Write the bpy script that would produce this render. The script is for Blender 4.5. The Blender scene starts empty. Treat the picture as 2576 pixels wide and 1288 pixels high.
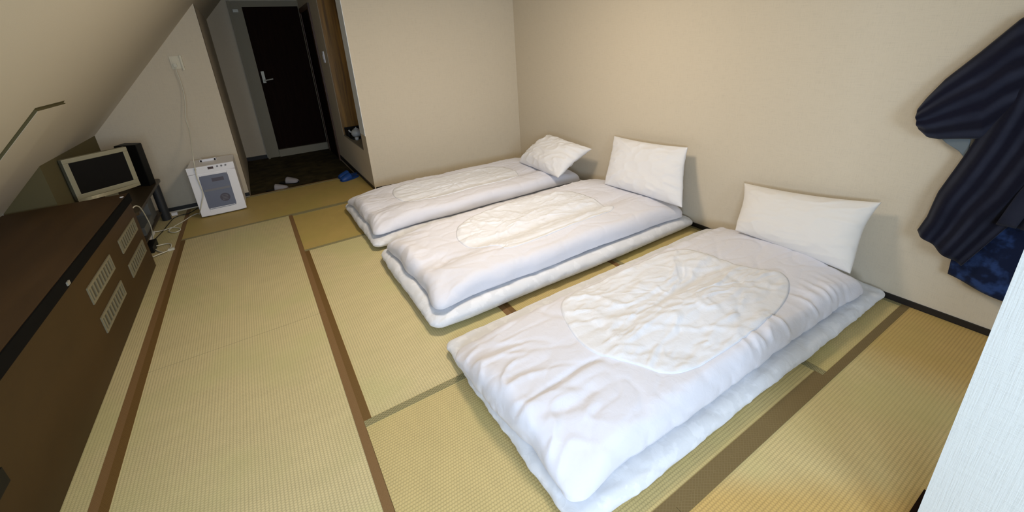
import bpy, bmesh, math, random
import numpy as np
from mathutils import Vector, Matrix

random.seed(7)
S = bpy.context.scene
COL = S.collection
PI = math.pi

# ------------------------------------------------------------------ camera
cam_data = bpy.data.cameras.new('camera')
cam_data.sensor_width = 36.0
cam_data.lens = 1053.06 / 2576 * 36.0
cam_data.shift_y = -(644 - 486.37) / 2576
cam_data.clip_start = 0.02
cam = bpy.data.objects.new('camera', cam_data)
COL.objects.link(cam)
cam.matrix_world = Matrix(((0.84642778, 0.2317425, -0.4794324, 0.0),
                           (-0.52900707, 0.26293666, -0.80685552, 0.0),
                           (-0.06092236, 0.93656806, 0.34515031, 1.5),
                           (0, 0, 0, 1)))
S.camera = cam

# ------------------------------------------------------------------ world, lights, exposure
world = bpy.data.worlds.new('world')
S.world = world
world.use_nodes = True
wn = world.node_tree
wn.nodes['Background'].inputs[0].default_value = (0.68, 0.81, 1.0, 1)
wn.nodes['Background'].inputs[1].default_value = 2.2


def area(name, loc, target, w, h, power, col, spread=180):
    d = bpy.data.lights.new(name, 'AREA')
    d.shape = 'RECTANGLE'
    d.size = w; d.size_y = h; d.energy = power; d.color = col
    d.spread = math.radians(spread)
    o = bpy.data.objects.new(name, d); COL.objects.link(o)
    o.location = loc
    o.rotation_euler = (Vector(target) - Vector(loc)).to_track_quat('-Z', 'Y').to_euler()
    return o


# daylight through an added, unseen window in the wall behind the camera
area('added_window_daylight', (0.35, -1.62, 1.45), (0.9, 1.6, 0.6), 1.1, 1.1, 29, (0.62, 0.79, 1.0))
# and through an added, unseen dormer window in the slope, left of the camera
area('added_dormer_daylight', (-0.99, -0.72, 1.13), (1.3, 1.1, 0.35), 0.95, 0.62, 38, (0.64, 0.79, 1.0))
# the warm ceiling lamp
lamp_light = bpy.data.lights.new('ceiling_lamp_glow', 'AREA')
lamp_light.shape = 'DISK'; lamp_light.size = 0.5; lamp_light.energy = 24; lamp_light.color = (1.0, 0.85, 0.67)
lo = bpy.data.objects.new('ceiling_lamp_glow', lamp_light); COL.objects.link(lo)
lo.location = (1.15, 2.35, 2.27)

S.view_settings.view_transform = 'Standard'
S.view_settings.look = 'None'
S.view_settings.gamma = 1.0
S.view_settings.exposure = 0.38
S.view_settings.use_curve_mapping = False


# ------------------------------------------------------------------ noise (numpy Perlin)
def pn(x, y, seed=0):
    x = np.asarray(x, float); y = np.asarray(y, float)
    xi = np.floor(x).astype(np.int64); yi = np.floor(y).astype(np.int64)
    xf = x - xi; yf = y - yi

    def g(ix, iy, fx, fy):
        h = (ix * 374761393 + iy * 668265263 + seed * 974634777) & 0xffffffff
        h = ((h ^ (h >> 13)) * 1274126177) & 0xffffffff
        h = (h ^ (h >> 16)) & 0xffff
        a = h / 65536.0 * 2 * PI
        return np.cos(a) * fx + np.sin(a) * fy
    u = xf * xf * xf * (xf * (xf * 6 - 15) + 10)
    v = yf * yf * yf * (yf * (yf * 6 - 15) + 10)
    a = g(xi, yi, xf, yf) * (1 - u) + g(xi + 1, yi, xf - 1, yf) * u
    b = g(xi, yi + 1, xf, yf - 1) * (1 - u) + g(xi + 1, yi + 1, xf - 1, yf - 1) * u
    return (a * (1 - v) + b * v) * 1.5


def crease(x, y, seed, k=5.0):
    """thin creases along the zero lines of a noise field, 0..1"""
    n = np.abs(pn(x, y, seed))
    return np.clip(1 - n * k, 0, 1) ** 1.6


def ss(a, b, x):
    t = np.clip((np.asarray(x, float) - a) / (b - a), 0, 1)
    return t * t * (3 - 2 * t)


def segdist(x, y, pts):
    """distance to a polyline and the parameter along it"""
    best = np.full(np.shape(x), 1e9); side = np.zeros(np.shape(x)); tt = np.zeros(np.shape(x))
    n = len(pts) - 1
    for i in range(n):
        (ax, ay), (bx, by) = pts[i], pts[i + 1]
        dx, dy = bx - ax, by - ay
        L2 = dx * dx + dy * dy
        t = np.clip(((x - ax) * dx + (y - ay) * dy) / L2, 0, 1)
        qx = ax + t * dx; qy = ay + t * dy
        d = np.hypot(x - qx, y - qy)
        s = np.sign((x - ax) * dy - (y - ay) * dx)
        m = d < best
        best = np.where(m, d, best); side = np.where(m, s, side); tt = np.where(m, (i + t) / n, tt)
    return best, side, tt


# ------------------------------------------------------------------ materials
def mat(name, color, rough=0.6, bump=None, metallic=0.0, spec=0.5, vary=None, sheen=0.0, emit=None):
    m = bpy.data.materials.new(name); m.use_nodes = True
    nt = m.node_tree; b = nt.nodes['Principled BSDF']
    b.inputs['Base Color'].default_value = (*color, 1)
    b.inputs['Roughness'].default_value = rough
    b.inputs['Metallic'].default_value = metallic
    b.inputs['Specular IOR Level'].default_value = spec
    if sheen:
        b.inputs['Sheen Weight'].default_value = sheen
    if emit:
        b.inputs['Emission Color'].default_value = (*emit[0], 1); b.inputs['Emission Strength'].default_value = emit[1]
    tc = nt.nodes.new('ShaderNodeTexCoord')
    if vary:     # (scale vector, amount)
        mp = nt.nodes.new('ShaderNodeMapping'); mp.inputs['Scale'].default_value = vary[0]
        nz = nt.nodes.new('ShaderNodeTexNoise'); nz.inputs['Scale'].default_value = 1.0; nz.inputs['Detail'].default_value = 5
        nt.links.new(tc.outputs['Object'], mp.inputs[0]); nt.links.new(mp.outputs[0], nz.inputs['Vector'])
        rp = nt.nodes.new('ShaderNodeValToRGB')
        a = vary[1]
        rp.color_ramp.elements[0].position = 0.3; rp.color_ramp.elements[1].position = 0.7
        rp.color_ramp.elements[0].color = (*[c * (1 - a) for c in color], 1)
        rp.color_ramp.elements[1].color = (*[min(1, c * (1 + a)) for c in color], 1)
        nt.links.new(nz.outputs[0], rp.inputs[0]); nt.links.new(rp.outputs[0], b.inputs['Base Color'])
    if bump:     # (scale vector, strength, distance)
        mp = nt.nodes.new('ShaderNodeMapping'); mp.inputs['Scale'].default_value = bump[0]
        nz = nt.nodes.new('ShaderNodeTexNoise'); nz.inputs['Scale'].default_value = 1.0; nz.inputs['Detail'].default_value = 4
        bp = nt.nodes.new('ShaderNodeBump'); bp.inputs['Strength'].default_value = bump[1]; bp.inputs['Distance'].default_value = bump[2]
        nt.links.new(tc.outputs['Object'], mp.inputs[0]); nt.links.new(mp.outputs[0], nz.inputs['Vector'])
        nt.links.new(nz.outputs[0], bp.inputs['Height']); nt.links.new(bp.outputs[0], b.inputs['Normal'])
    return m


def wallpaper(name, color, scale=1.0, strength=0.35):
    """cloth-textured wallpaper: horizontal and vertical thread noise"""
    m = bpy.data.materials.new(name); m.use_nodes = True
    nt = m.node_tree; b = nt.nodes['Principled BSDF']; N = nt.nodes.new; L = nt.links.new
    b.inputs['Roughness'].default_value = 0.85; b.inputs['Specular IOR Level'].default_value = 0.2
    tc = N('ShaderNodeTexCoord')
    outs = []
    for sc in ((14, 14, 420), (420, 420, 16)):
        mp = N('ShaderNodeMapping'); mp.inputs['Scale'].default_value = [v * scale for v in sc]
        nz = N('ShaderNodeTexNoise'); nz.inputs['Scale'].default_value = 1.0; nz.inputs['Detail'].default_value = 3
        L(tc.outputs['Object'], mp.inputs[0]); L(mp.outputs[0], nz.inputs['Vector']); outs.append(nz)
    mx = N('ShaderNodeMath'); mx.operation = 'ADD'; L(outs[0].outputs[0], mx.inputs[0]); L(outs[1].outputs[0], mx.inputs[1])
    bp = N('ShaderNodeBump'); bp.inputs['Strength'].default_value = strength; bp.inputs['Distance'].default_value = 0.002 / scale
    L(mx.outputs[0], bp.inputs['Height']); L(bp.outputs[0], b.inputs['Normal'])
    rp = N('ShaderNodeValToRGB'); rp.color_ramp.elements[0].position = 0.7; rp.color_ramp.elements[1].position = 1.3
    rp.color_ramp.elements[0].color = (*[c * 0.955 for c in color], 1)
    rp.color_ramp.elements[1].color = (*[min(1, c * 1.045) for c in color], 1)
    dv = N('ShaderNodeMath'); dv.operation = 'MULTIPLY'; dv.inputs[1].default_value = 1.0
    L(mx.outputs[0], dv.inputs[0]); L(dv.outputs[0], rp.inputs[0]); L(rp.outputs[0], b.inputs['Base Color'])
    return m


def tatami_mat_material(name, color, shade_tint=None):
    """woven rush: UV u runs along the ribs (metres), v across them"""
    m = bpy.data.materials.new(name); m.use_nodes = True
    nt = m.node_tree; b = nt.nodes['Principled BSDF']; N = nt.nodes.new; L = nt.links.new
    b.inputs['Roughness'].default_value = 0.55; b.inputs['Specular IOR Level'].default_value = 0.35
    uv = N('ShaderNodeTexCoord'); sp = N('ShaderNodeSeparateXYZ'); L(uv.outputs['UV'], sp.inputs[0])

    def math_(op, a, c=None):
        n = N('ShaderNodeMath'); n.operation = op
        for i, v in enumerate((a, c)):
            if v is None: continue
            if isinstance(v, (int, float)): n.inputs[i].default_value = v
            else: L(v, n.inputs[i])
        return n.outputs[0]
    v12 = math_('MULTIPLY', sp.outputs[1], 1 / 0.0125)
    row = math_('FLOOR', v12)
    rib = math_('ABSOLUTE', math_('SINE', math_('MULTIPLY', v12, PI)))         # round ribs
    # stitches along each rib, half-offset on every other rib
    off = math_('MULTIPLY', math_('MODULO', row, 2.0), 0.5)
    u6 = math_('ADD', math_('MULTIPLY', sp.outputs[0], 1 / 0.0105), off)
    st = math_('ABSOLUTE', math_('SINE', math_('MULTIPLY', u6, PI)))
    # fine rush stalks running across the ribs
    cmb = N('ShaderNodeCombineXYZ'); L(math_('MULTIPLY', sp.outputs[0], 620.0), cmb.inputs[0]); L(math_('MULTIPLY', sp.outputs[1], 34.0), cmb.inputs[1])
    nz = N('ShaderNodeTexNoise'); nz.inputs['Scale'].default_value = 1.0; nz.inputs['Detail'].default_value = 2; L(cmb.outputs[0], nz.inputs['Vector'])
    # slow patches
    cm2 = N('ShaderNodeCombineXYZ'); L(math_('MULTIPLY', sp.outputs[0], 14.0), cm2.inputs[0]); L(math_('MULTIPLY', sp.outputs[1], 5.0), cm2.inputs[1])
    n2 = N('ShaderNodeTexNoise'); n2.inputs['Scale'].default_value = 1.0; n2.inputs['Detail'].default_value = 3; L(cm2.outputs[0], n2.inputs['Vector'])
    h = math_('ADD', math_('MULTIPLY', math_('POWER', rib, 0.6), 0.60), math_('MULTIPLY', math_('POWER', st, 0.5), 0.60))
    h = math_('ADD', h, math_('MULTIPLY', nz.outputs[0], 0.35))
    bp = N('ShaderNodeBump'); bp.inputs['Strength'].default_value = 0.7; bp.inputs['Distance'].default_value = 0.0013
    L(h, bp.inputs['Height']); L(bp.outputs[0], b.inputs['Normal'])
    c0 = [c * 0.66 for c in color]; c1 = [min(1, c * 1.13) for c in color]
    rp = N('ShaderNodeValToRGB'); rp.color_ramp.elements[0].position = 0.25; rp.color_ramp.elements[1].position = 1.0
    rp.color_ramp.elements[0].color = (*c0, 1); rp.color_ramp.elements[1].color = (*c1, 1)
    f = math_('ADD', math_('MULTIPLY', rib, 0.36), math_('ADD', math_('MULTIPLY', nz.outputs[0], 0.30), math_('ADD', math_('MULTIPLY', n2.outputs[0], 0.26), math_('MULTIPLY', st, 0.26))))
    L(f, rp.inputs[0])
    # green tinge in patches
    mg = N('ShaderNodeMixRGB'); mg.blend_type = 'MIX'; mg.inputs[2].default_value = (color[0] * 0.84, color[1] * 0.93, color[2] * 0.80, 1)
    n3 = N('ShaderNodeTexNoise'); n3.inputs['Scale'].default_value = 1.7; n3.inputs['Detail'].default_value = 3; L(uv.outputs['Object'], n3.inputs['Vector'])
    L(math_('MULTIPLY', ss_node(nt, n3.outputs[0], 0.45, 0.65), 0.55), mg.inputs[0]); L(rp.outputs[0], mg.inputs[1])
    last = mg.outputs[0]
    if shade_tint:
        # warm shade painted into the rush, by the wall and towards mid-room
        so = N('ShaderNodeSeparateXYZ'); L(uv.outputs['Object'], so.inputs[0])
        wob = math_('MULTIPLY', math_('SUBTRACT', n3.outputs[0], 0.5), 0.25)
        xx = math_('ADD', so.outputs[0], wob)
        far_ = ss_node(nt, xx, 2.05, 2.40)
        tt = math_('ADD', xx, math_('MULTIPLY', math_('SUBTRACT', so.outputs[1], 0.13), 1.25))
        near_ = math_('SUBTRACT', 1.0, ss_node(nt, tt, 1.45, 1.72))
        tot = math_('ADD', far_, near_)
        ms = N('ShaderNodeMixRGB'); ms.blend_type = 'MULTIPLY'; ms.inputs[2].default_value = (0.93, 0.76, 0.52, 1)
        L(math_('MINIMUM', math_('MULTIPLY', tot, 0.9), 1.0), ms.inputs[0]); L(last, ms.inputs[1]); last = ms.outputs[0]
    L(last, b.inputs['Base Color'])
    return m


def ss_node(nt, val, a, b_):
    n = nt.nodes.new('ShaderNodeMapRange'); n.interpolation_type = 'SMOOTHSTEP'
    n.inputs['From Min'].default_value = a; n.inputs['From Max'].default_value = b_
    nt.links.new(val, n.inputs['Value'])
    return n.outputs['Result']


def border_material(name, color, line):
    """woven tatami border with a small diamond pattern, UV in metres"""
    m = bpy.data.materials.new(name); m.use_nodes = True
    nt = m.node_tree; b = nt.nodes['Principled BSDF']; N = nt.nodes.new; L = nt.links.new
    b.inputs['Roughness'].default_value = 0.6; b.inputs['Specular IOR Level'].default_value = 0.3
    uv = N('ShaderNodeTexCoord'); sp = N('ShaderNodeSeparateXYZ'); L(uv.outputs['UV'], sp.inputs[0])

    def math_(op, a, c=None):
        n = N('ShaderNodeMath'); n.operation = op
        for i, v in enumerate((a, c)):
            if v is None: continue
            if isinstance(v, (int, float)): n.inputs[i].default_value = v
            else: L(v, n.inputs[i])
        return n.outputs[0]
    u = math_('MULTIPLY', sp.outputs[0], 1 / 0.017); v = math_('MULTIPLY', sp.outputs[1], 1 / 0.012)
    a = math_('ABSOLUTE', math_('SUBTRACT', math_('FRACT', math_('ADD', u, v)), 0.5))
    c = math_('ABSOLUTE', math_('SUBTRACT', math_('FRACT', math_('SUBTRACT', u, v)), 0.5))
    d = math_('MINIMUM', a, c)
    k = math_('SUBTRACT', 1.0, ss_node(nt, d, 0.04, 0.12))
    mx = N('ShaderNodeMixRGB'); mx.inputs[1].default_value = (*color, 1); mx.inputs[2].default_value = (*line, 1)
    L(k, mx.inputs[0]); L(mx.outputs[0], b.inputs['Base Color'])
    nz = N('ShaderNodeTexNoise'); nz.inputs['Scale'].default_value = 900; L(uv.outputs['Object'], nz.inputs['Vector'])
    bp = N('ShaderNodeBump'); bp.inputs['Strength'].default_value = 0.3; bp.inputs['Distance'].default_value = 0.001
    L(math_('ADD', nz.outputs[0], k), bp.inputs['Height']); L(bp.outputs[0], b.inputs['Normal'])
    return m


def sheet_material(name, color, pattern=False, fine=1.0, rough=0.75, bstr=0.35):
    m = bpy.data.materials.new(name); m.use_nodes = True
    nt = m.node_tree; b = nt.nodes['Principled BSDF']; N = nt.nodes.new; L = nt.links.new
    b.inputs['Roughness'].default_value = rough; b.inputs['Specular IOR Level'].default_value = 0.25
    b.inputs['Sheen Weight'].default_value = 0.15
    tc = N('ShaderNodeTexCoord')
    n1 = N('ShaderNodeTexNoise'); n1.inputs['Scale'].default_value = 22 * fine; n1.inputs['Detail'].default_value = 4
    n1.inputs['Distortion'].default_value = 0.8
    L(tc.outputs['Object'], n1.inputs['Vector'])
    n2 = N('ShaderNodeTexNoise'); n2.inputs['Scale'].default_value = 700; L(tc.outputs['Object'], n2.inputs['Vector'])
    ad = N('ShaderNodeMath'); ad.operation = 'MULTIPLY_ADD'; ad.inputs[1].default_value = 0.04
    L(n2.outputs[0], ad.inputs[0]); L(n1.outputs[0], ad.inputs[2])
    bp = N('ShaderNodeBump'); bp.inputs['Strength'].default_value = bstr; bp.inputs['Distance'].default_value = 0.006
    L(ad.outputs[0], bp.inputs['Height']); L(bp.outputs[0], b.inputs['Normal'])
    if pattern:
        # damask: leafy blotches woven slightly shinier and whiter
        mp = N('ShaderNodeMapping'); mp.inputs['Scale'].default_value = (16, 16, 16)
        vz = N('ShaderNodeTexVoronoi'); vz.feature = 'SMOOTH_F1'; vz.inputs['Scale'].default_value = 1.0
        wz = N('ShaderNodeTexNoise'); wz.inputs['Scale'].default_value = 26; wz.inputs['Detail'].default_value = 2
        L(tc.outputs['Object'], wz.inputs['Vector'])
        ml = N('ShaderNodeMixRGB'); ml.blend_type = 'ADD'; ml.inputs[0].default_value = 0.09
        L(tc.outputs['Object'], ml.inputs[1]); L(wz.outputs['Color'], ml.inputs[2])
        L(ml.outputs[0], mp.inputs[0]); L(mp.outputs[0], vz.inputs['Vector'])
        k = ss_node(nt, vz.outputs[0], 0.28, 0.40)
        mx = N('ShaderNodeMixRGB'); mx.inputs[1].default_value = (*[min(1, c * 1.035) for c in color], 1)
        mx.inputs[2].default_value = (*[c * 0.96 for c in color], 1)
        L(k, mx.inputs[0]); L(mx.outputs[0], b.inputs['Base Color'])
        mr = N('ShaderNodeMapRange'); mr.inputs['To Min'].default_value = 0.5; mr.inputs['To Max'].default_value = 0.85
        L(k, mr.inputs['Value']); L(mr.outputs[0], b.inputs['Roughness'])
    else:
        b.inputs['Base Color'].default_value = (*color, 1)
    return m


M = {}
M['wall'] = wallpaper('wallpaper_beige', (0.625, 0.55, 0.430), 1.0, 0.2)
M['wall_close'] = wallpaper('wallpaper_linen', (0.60, 0.62, 0.615), 0.8, 0.4)
M['slope'] = mat('sloped_ceiling_paper', (0.58, 0.53, 0.43), 0.9, bump=((300, 300, 300), 0.3, 0.001))
M['ceiling'] = mat('ceiling_paper', (0.70, 0.66, 0.58), 0.9)
M['rush'] = tatami_mat_material('tatami_rush', (0.62, 0.525, 0.285))
M['rush_sheen'] = tatami_mat_material('tatami_rush_golden', (0.50, 0.365, 0.120))  # golden tone paints in the directional sheen of crosswise rush
M['rush_mid'] = tatami_mat_material('tatami_rush_honey', (0.57, 0.455, 0.205))
M['rush_shaded'] = tatami_mat_material('tatami_rush_shaded', (0.60, 0.485, 0.235), shade_tint=True)
M['border_brown'] = border_material('border_cloth_brown', (0.150, 0.082, 0.022), (0.16, 0.09, 0.027))
M['border_brown_worn'] = border_material('border_cloth_brown_worn', (0.205, 0.115, 0.045), (0.215, 0.125, 0.05))
M['border_olive'] = border_material('border_cloth_olive', (0.165, 0.115, 0.045), (0.20, 0.145, 0.065))
M['border_green'] = border_material('border_cloth_green', (0.20, 0.18, 0.085), (0.42, 0.36, 0.19))
M['black_trim'] = mat('black_skirting', (0.012, 0.010, 0.010), 0.5)
M['vinyl'] = mat('entrance_vinyl', (0.050, 0.040, 0.018), 0.8, spec=0.15, bump=((60, 60, 60), 0.3, 0.002), vary=((9, 9, 9), 0.5))
M['wood_step'] = mat('step_wood', (0.20, 0.11, 0.035), 0.45, vary=((3, 60, 60), 0.3))
M['pale_edge'] = mat('pale_edge_strip', (0.62, 0.50, 0.28), 0.5)
M['door'] = mat('door_dark_brown', (0.012, 0.005, 0.003), 0.75, spec=0.08, vary=((40, 40, 3), 0.25))
M['casing_wood'] = mat('casing_red_brown', (0.085, 0.035, 0.012), 0.45, vary=((50, 50, 4), 0.35))
M['jamb'] = mat('door_jamb_cream', (0.29, 0.26, 0.19), 0.7)
M['niche_wood'] = mat('niche_wood_panel', (0.30, 0.15, 0.025), 0.4, vary=((30, 30, 1.6), 0.5))
M['white_strip'] = mat('white_corner_strip', (0.86, 0.90, 0.93), 0.5)
M['steel'] = mat('brushed_steel', (0.42, 0.41, 0.36), 0.5, metallic=0.4)
M['cab'] = mat('cabinet_brown_laminate', (0.052, 0.028, 0.008), 0.5, spec=0.25, bump=((200, 8, 200), 0.15, 0.001), vary=((14, 0.9, 3), 0.22))
M['cab_top'] = mat('cabinet_top_laminate', (0.060, 0.032, 0.012), 0.5, spec=0.25, vary=((8, 1.2, 8), 0.2))
M['black'] = mat('black_plastic', (0.006, 0.006, 0.006), 0.5, spec=0.2)
M['low_wall'] = mat('low_wall_shade_olive', (0.13, 0.11, 0.055), 0.9, spec=0.1)  # dark olive carries the shade lying on the low wall
M['black_matte'] = mat('black_rubber_edge', (0.004, 0.004, 0.004), 0.8, spec=0.1)
M['hatch_shade'] = mat('hatch_shade_olive', (0.105, 0.092, 0.045), 0.9, spec=0.1)  # shade colour for the sides of the hatch panel
M['vent'] = mat('vent_cream_plastic', (0.22, 0.20, 0.13), 0.6)
M['vent_back'] = mat('vent_mesh_backing', (0.085, 0.075, 0.045), 0.8)
M['tv_frame'] = mat('television_champagne_frame', (0.30, 0.28, 0.19), 0.4, metallic=0.2)
M['screen'] = mat('screen_black_glass', (0.002, 0.002, 0.002), 0.35, spec=0.15)
M['stand'] = mat('stand_dark_laminate', (0.050, 0.036, 0.020), 0.35)
M['grey_metal'] = mat('grey_metal_box', (0.20, 0.21, 0.21), 0.4, metallic=0.4)
M['leg_metal'] = mat('dark_grey_tube', (0.045, 0.048, 0.055), 0.35, metallic=0.3)
M['white_plastic'] = mat('white_plastic', (0.86, 0.85, 0.88), 0.4)
M['grey_lines'] = mat('grey_gap', (0.20, 0.20, 0.22), 0.6)
M['cooler_glass'] = mat('cooler_smoked_window', (0.16, 0.18, 0.25), 0.12)
M['cooler_in'] = mat('cooler_grey_fan', (0.085, 0.075, 0.10), 0.5)
M['display'] = mat('display_brown', (0.06, 0.03, 0.03), 0.3)
M['cable'] = mat('cream_cable', (0.66, 0.63, 0.52), 0.5)
M['black_cable'] = mat('black_cable', (0.02, 0.02, 0.015), 0.5)
M['outlet'] = mat('outlet_cream', (0.74, 0.69, 0.55), 0.6, spec=0.2)
M['duvet'] = sheet_material('duvet_cotton', (0.745, 0.745, 0.815))
M['panel'] = sheet_material('duvet_window_cloth', (0.80, 0.815, 0.87), fine=1.2, rough=0.5)
M['mattress'] = sheet_material('mattress_damask', (0.75, 0.762, 0.80), pattern=True)
M['pillow'] = sheet_material('pillow_cotton', (0.79, 0.785, 0.80), fine=0.7, bstr=0.2)
M['pillow_cream'] = sheet_material('pillow_cream_cotton', (0.78, 0.75, 0.715), fine=0.6)
M['blue'] = mat('blue_slipper', (0.006, 0.05, 0.22), 0.5)
M['slip_grey'] = mat('grey_slipper', (0.30, 0.28, 0.29), 0.8)
M['lining'] = mat('grey_lining', (0.14, 0.17, 0.19), 0.8)
M['teapot'] = mat('white_porcelain', (0.55, 0.57, 0.58), 0.25)
M['shade'] = mat('lamp_shade_glow', (0.9, 0.85, 0.75), 0.6, emit=((1.0, 0.82, 0.6), 4.0))


def robe_material(name, dark, light, blotch=False):
    m = bpy.data.materials.new(name); m.use_nodes = True
    nt = m.node_tree; b = nt.nodes['Principled BSDF']; N = nt.nodes.new; L = nt.links.new
    b.inputs['Roughness'].default_value = 0.9; b.inputs['Specular IOR Level'].default_value = 0.15
    b.inputs['Sheen Weight'].default_value = 0.1
    tc = N('ShaderNodeTexCoord')
    mx = N('ShaderNodeMixRGB'); mx.inputs[1].default_value = (*dark, 1); mx.inputs[2].default_value = (*light, 1)
    if blotch:
        nz = N('ShaderNodeTexNoise'); nz.inputs['Scale'].default_value = 16; nz.inputs['Detail'].default_value = 3
        L(tc.outputs['Object'], nz.inputs['Vector']); L(ss_node(nt, nz.outputs[0], 0.48, 0.68), mx.inputs[0])
    else:
        sp = N('ShaderNodeSeparateXYZ'); L(tc.outputs['UV'], sp.inputs[0])
        mu = N('ShaderNodeMath'); mu.operation = 'MULTIPLY'; mu.inputs[1].default_value = 1 / 0.062; L(sp.outputs[0], mu.inputs[0])
        fr = N('ShaderNodeMath'); fr.operation = 'PINGPONG'; fr.inputs[1].default_value = 0.5; L(mu.outputs[0], fr.inputs[0])
        wv = N('ShaderNodeTexNoise'); wv.inputs['Scale'].default_value = 9; L(tc.outputs['Object'], wv.inputs['Vector'])
        mm = N('ShaderNodeMath'); mm.operation = 'MULTIPLY'; L(ss_node(nt, fr.outputs[0], 0.12, 0.46), mm.inputs[0]); L(wv.outputs[0], mm.inputs[1])
        m2 = N('ShaderNodeMath'); m2.operation = 'MULTIPLY'; m2.inputs[1].default_value = 1.7; m2.use_clamp = True; L(mm.outputs[0], m2.inputs[0])
        L(m2.outputs[0], mx.inputs[0])
    L(mx.outputs[0], b.inputs['Base Color'])
    n2 = N('ShaderNodeTexNoise'); n2.inputs['Scale'].default_value = 500; L(tc.outputs['Object'], n2.inputs['Vector'])
    bp = N('ShaderNodeBump'); bp.inputs['Strength'].default_value = 0.4; bp.inputs['Distance'].default_value = 0.001
    L(n2.outputs[0], bp.inputs['Height']); L(bp.outputs[0], b.inputs['Normal'])
    return m


M['robe'] = robe_material('robe_striped', (0.005, 0.0055, 0.016), (0.020, 0.024, 0.045))
M['yukata'] = robe_material('under_robe_tie_dye', (0.005, 0.011, 0.040), (0.022, 0.050, 0.16), True)


# ------------------------------------------------------------------ helpers
def link(name, me, m, parent=None):
    o = bpy.data.objects.new(name, me); COL.objects.link(o)
    if m is not None and not me.materials:
        me.materials.append(m)
    if parent is not None:
        o.parent = parent
        o.matrix_parent_inverse = Matrix.Translation(-parent.location) if parent.parent is None else Matrix.Identity(4)
    return o


def pobj(name, bm, m, parent=None, smooth=False, bev=0.0, seg=2):
    """link a bmesh built in world coordinates as one mesh object under parent"""
    if bev:
        bmesh.ops.bevel(bm, geom=[e for e in bm.edges if len(e.link_faces) == 2 and e.calc_face_angle(0) > 0.6],
                        offset=bev, segments=seg, affect='EDGES', profile=0.6)
    me = bpy.data.meshes.new(name); bm.normal_update(); bm.to_mesh(me); bm.free()
    if smooth:
        me.polygons.foreach_set('use_smooth', [True] * len(me.polygons))
    return link(name, me, m, parent)


def box(bm, x0, x1, y0, y1, z0, z1):
    vs = [bm.verts.new(p) for p in ((x0, y0, z0), (x1, y0, z0), (x1, y1, z0), (x0, y1, z0), (x0, y0, z1), (x1, y0, z1), (x1, y1, z1), (x0, y1, z1))]
    for f in ((0, 3, 2, 1), (4, 5, 6, 7), (0, 1, 5, 4), (1, 2, 6, 5), (2, 3, 7, 6), (3, 0, 4, 7)):
        bm.faces.new([vs[i] for i in f])
    return vs


def prism(bm, poly, axis, a, b_):
    """polygon (2-D) extruded along axis 0/1/2 from a to b_"""
    def P(p, t):
        q = list(p); q.insert(axis, t); return q
    A = [bm.verts.new(P(p, a)) for p in poly]; B = [bm.verts.new(P(p, b_)) for p in poly]
    n = len(poly)
    bm.faces.new(A[::-1]); bm.faces.new(B)
    for i in range(n):
        bm.faces.new((A[i], A[(i + 1) % n], B[(i + 1) % n], B[i]))
    bmesh.ops.recalc_face_normals(bm, faces=bm.faces)


def cyl(bm, p0, p1, r0, r1=None, n=20, caps=True):
    r1 = r0 if r1 is None else r1
    p0 = Vector(p0); p1 = Vector(p1); d = (p1 - p0).normalized()
    u = d.orthogonal().normalized(); v = d.cross(u)
    A = []; B = []
    for i in range(n):
        a = 2 * PI * i / n; w = u * math.cos(a) + v * math.sin(a)
        A.append(bm.verts.new(p0 + w * r0)); B.append(bm.verts.new(p1 + w * r1))
    for i in range(n):
        bm.faces.new((A[i], A[(i + 1) % n], B[(i + 1) % n], B[i]))
    if caps:
        bm.faces.new(A[::-1]); bm.faces.new(B)


def lathe(bm, prof, c, n=28):
    rings = []
    for r, z in prof:
        rings.append([bm.verts.new((c[0] + r * math.cos(2 * PI * i / n), c[1] + r * math.sin(2 * PI * i / n), c[2] + z)) for i in range(n)])
    for a, b_ in zip(rings, rings[1:]):
        for i in range(n):
            bm.faces.new((a[i], a[(i + 1) % n], b_[(i + 1) % n], b_[i]))
    bm.faces.new(rings[0][::-1]); bm.faces.new(rings[-1])


def tag(o, label, cat, group=None):
    o['label'] = label; o['category'] = cat
    if group: o['group'] = group
    return o


def thing(name, label, cat, loc, group=None):
    o = bpy.data.objects.new(name, None); COL.objects.link(o); o.location = loc
    o.empty_display_size = 0.1
    return tag(o, label, cat, group)


def struct(o, label=None):
    o['kind'] = 'structure'
    if label: o['label'] = label
    return o


def tube(name, pts, r, m, parent=None, res=6):
    """smooth cable as a mesh tube"""
    P = [Vector(p) for p in pts]; Q = []
    for i in range(len(P) - 1):
        p0 = P[max(i - 1, 0)]; p1 = P[i]; p2 = P[i + 1]; p3 = P[min(i + 2, len(P) - 1)]
        for k in range(res):
            t = k / res
            Q.append(0.5 * ((2 * p1) + (-p0 + p2) * t + (2 * p0 - 5 * p1 + 4 * p2 - p3) * t * t + (-p0 + 3 * p1 - 3 * p2 + p3) * t ** 3))
    Q.append(P[-1])
    bm = bmesh.new(); rings = []; n = 8
    up = Vector((0.31, 0.17, 0.93)).normalized()
    for i, q in enumerate(Q):
        d = (Q[min(i + 1, len(Q) - 1)] - Q[max(i - 1, 0)]).normalized()
        u = d.cross(up)
        if u.length < 0.05: u = d.orthogonal()
        u.normalize(); v = d.cross(u)
        rings.append([bm.verts.new(q + (u * math.cos(2 * PI * k / n) + v * math.sin(2 * PI * k / n)) * r) for k in range(n)])
    for a, b_ in zip(rings, rings[1:]):
        for k in range(n):
            bm.faces.new((a[k], a[(k + 1) % n], b_[(k + 1) % n], b_[k]))
    bm.faces.new(rings[0][::-1]); bm.faces.new(rings[-1])
    bmesh.ops.recalc_face_normals(bm, faces=bm.faces)
    return pobj(name, bm, m, parent, smooth=True)


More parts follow.
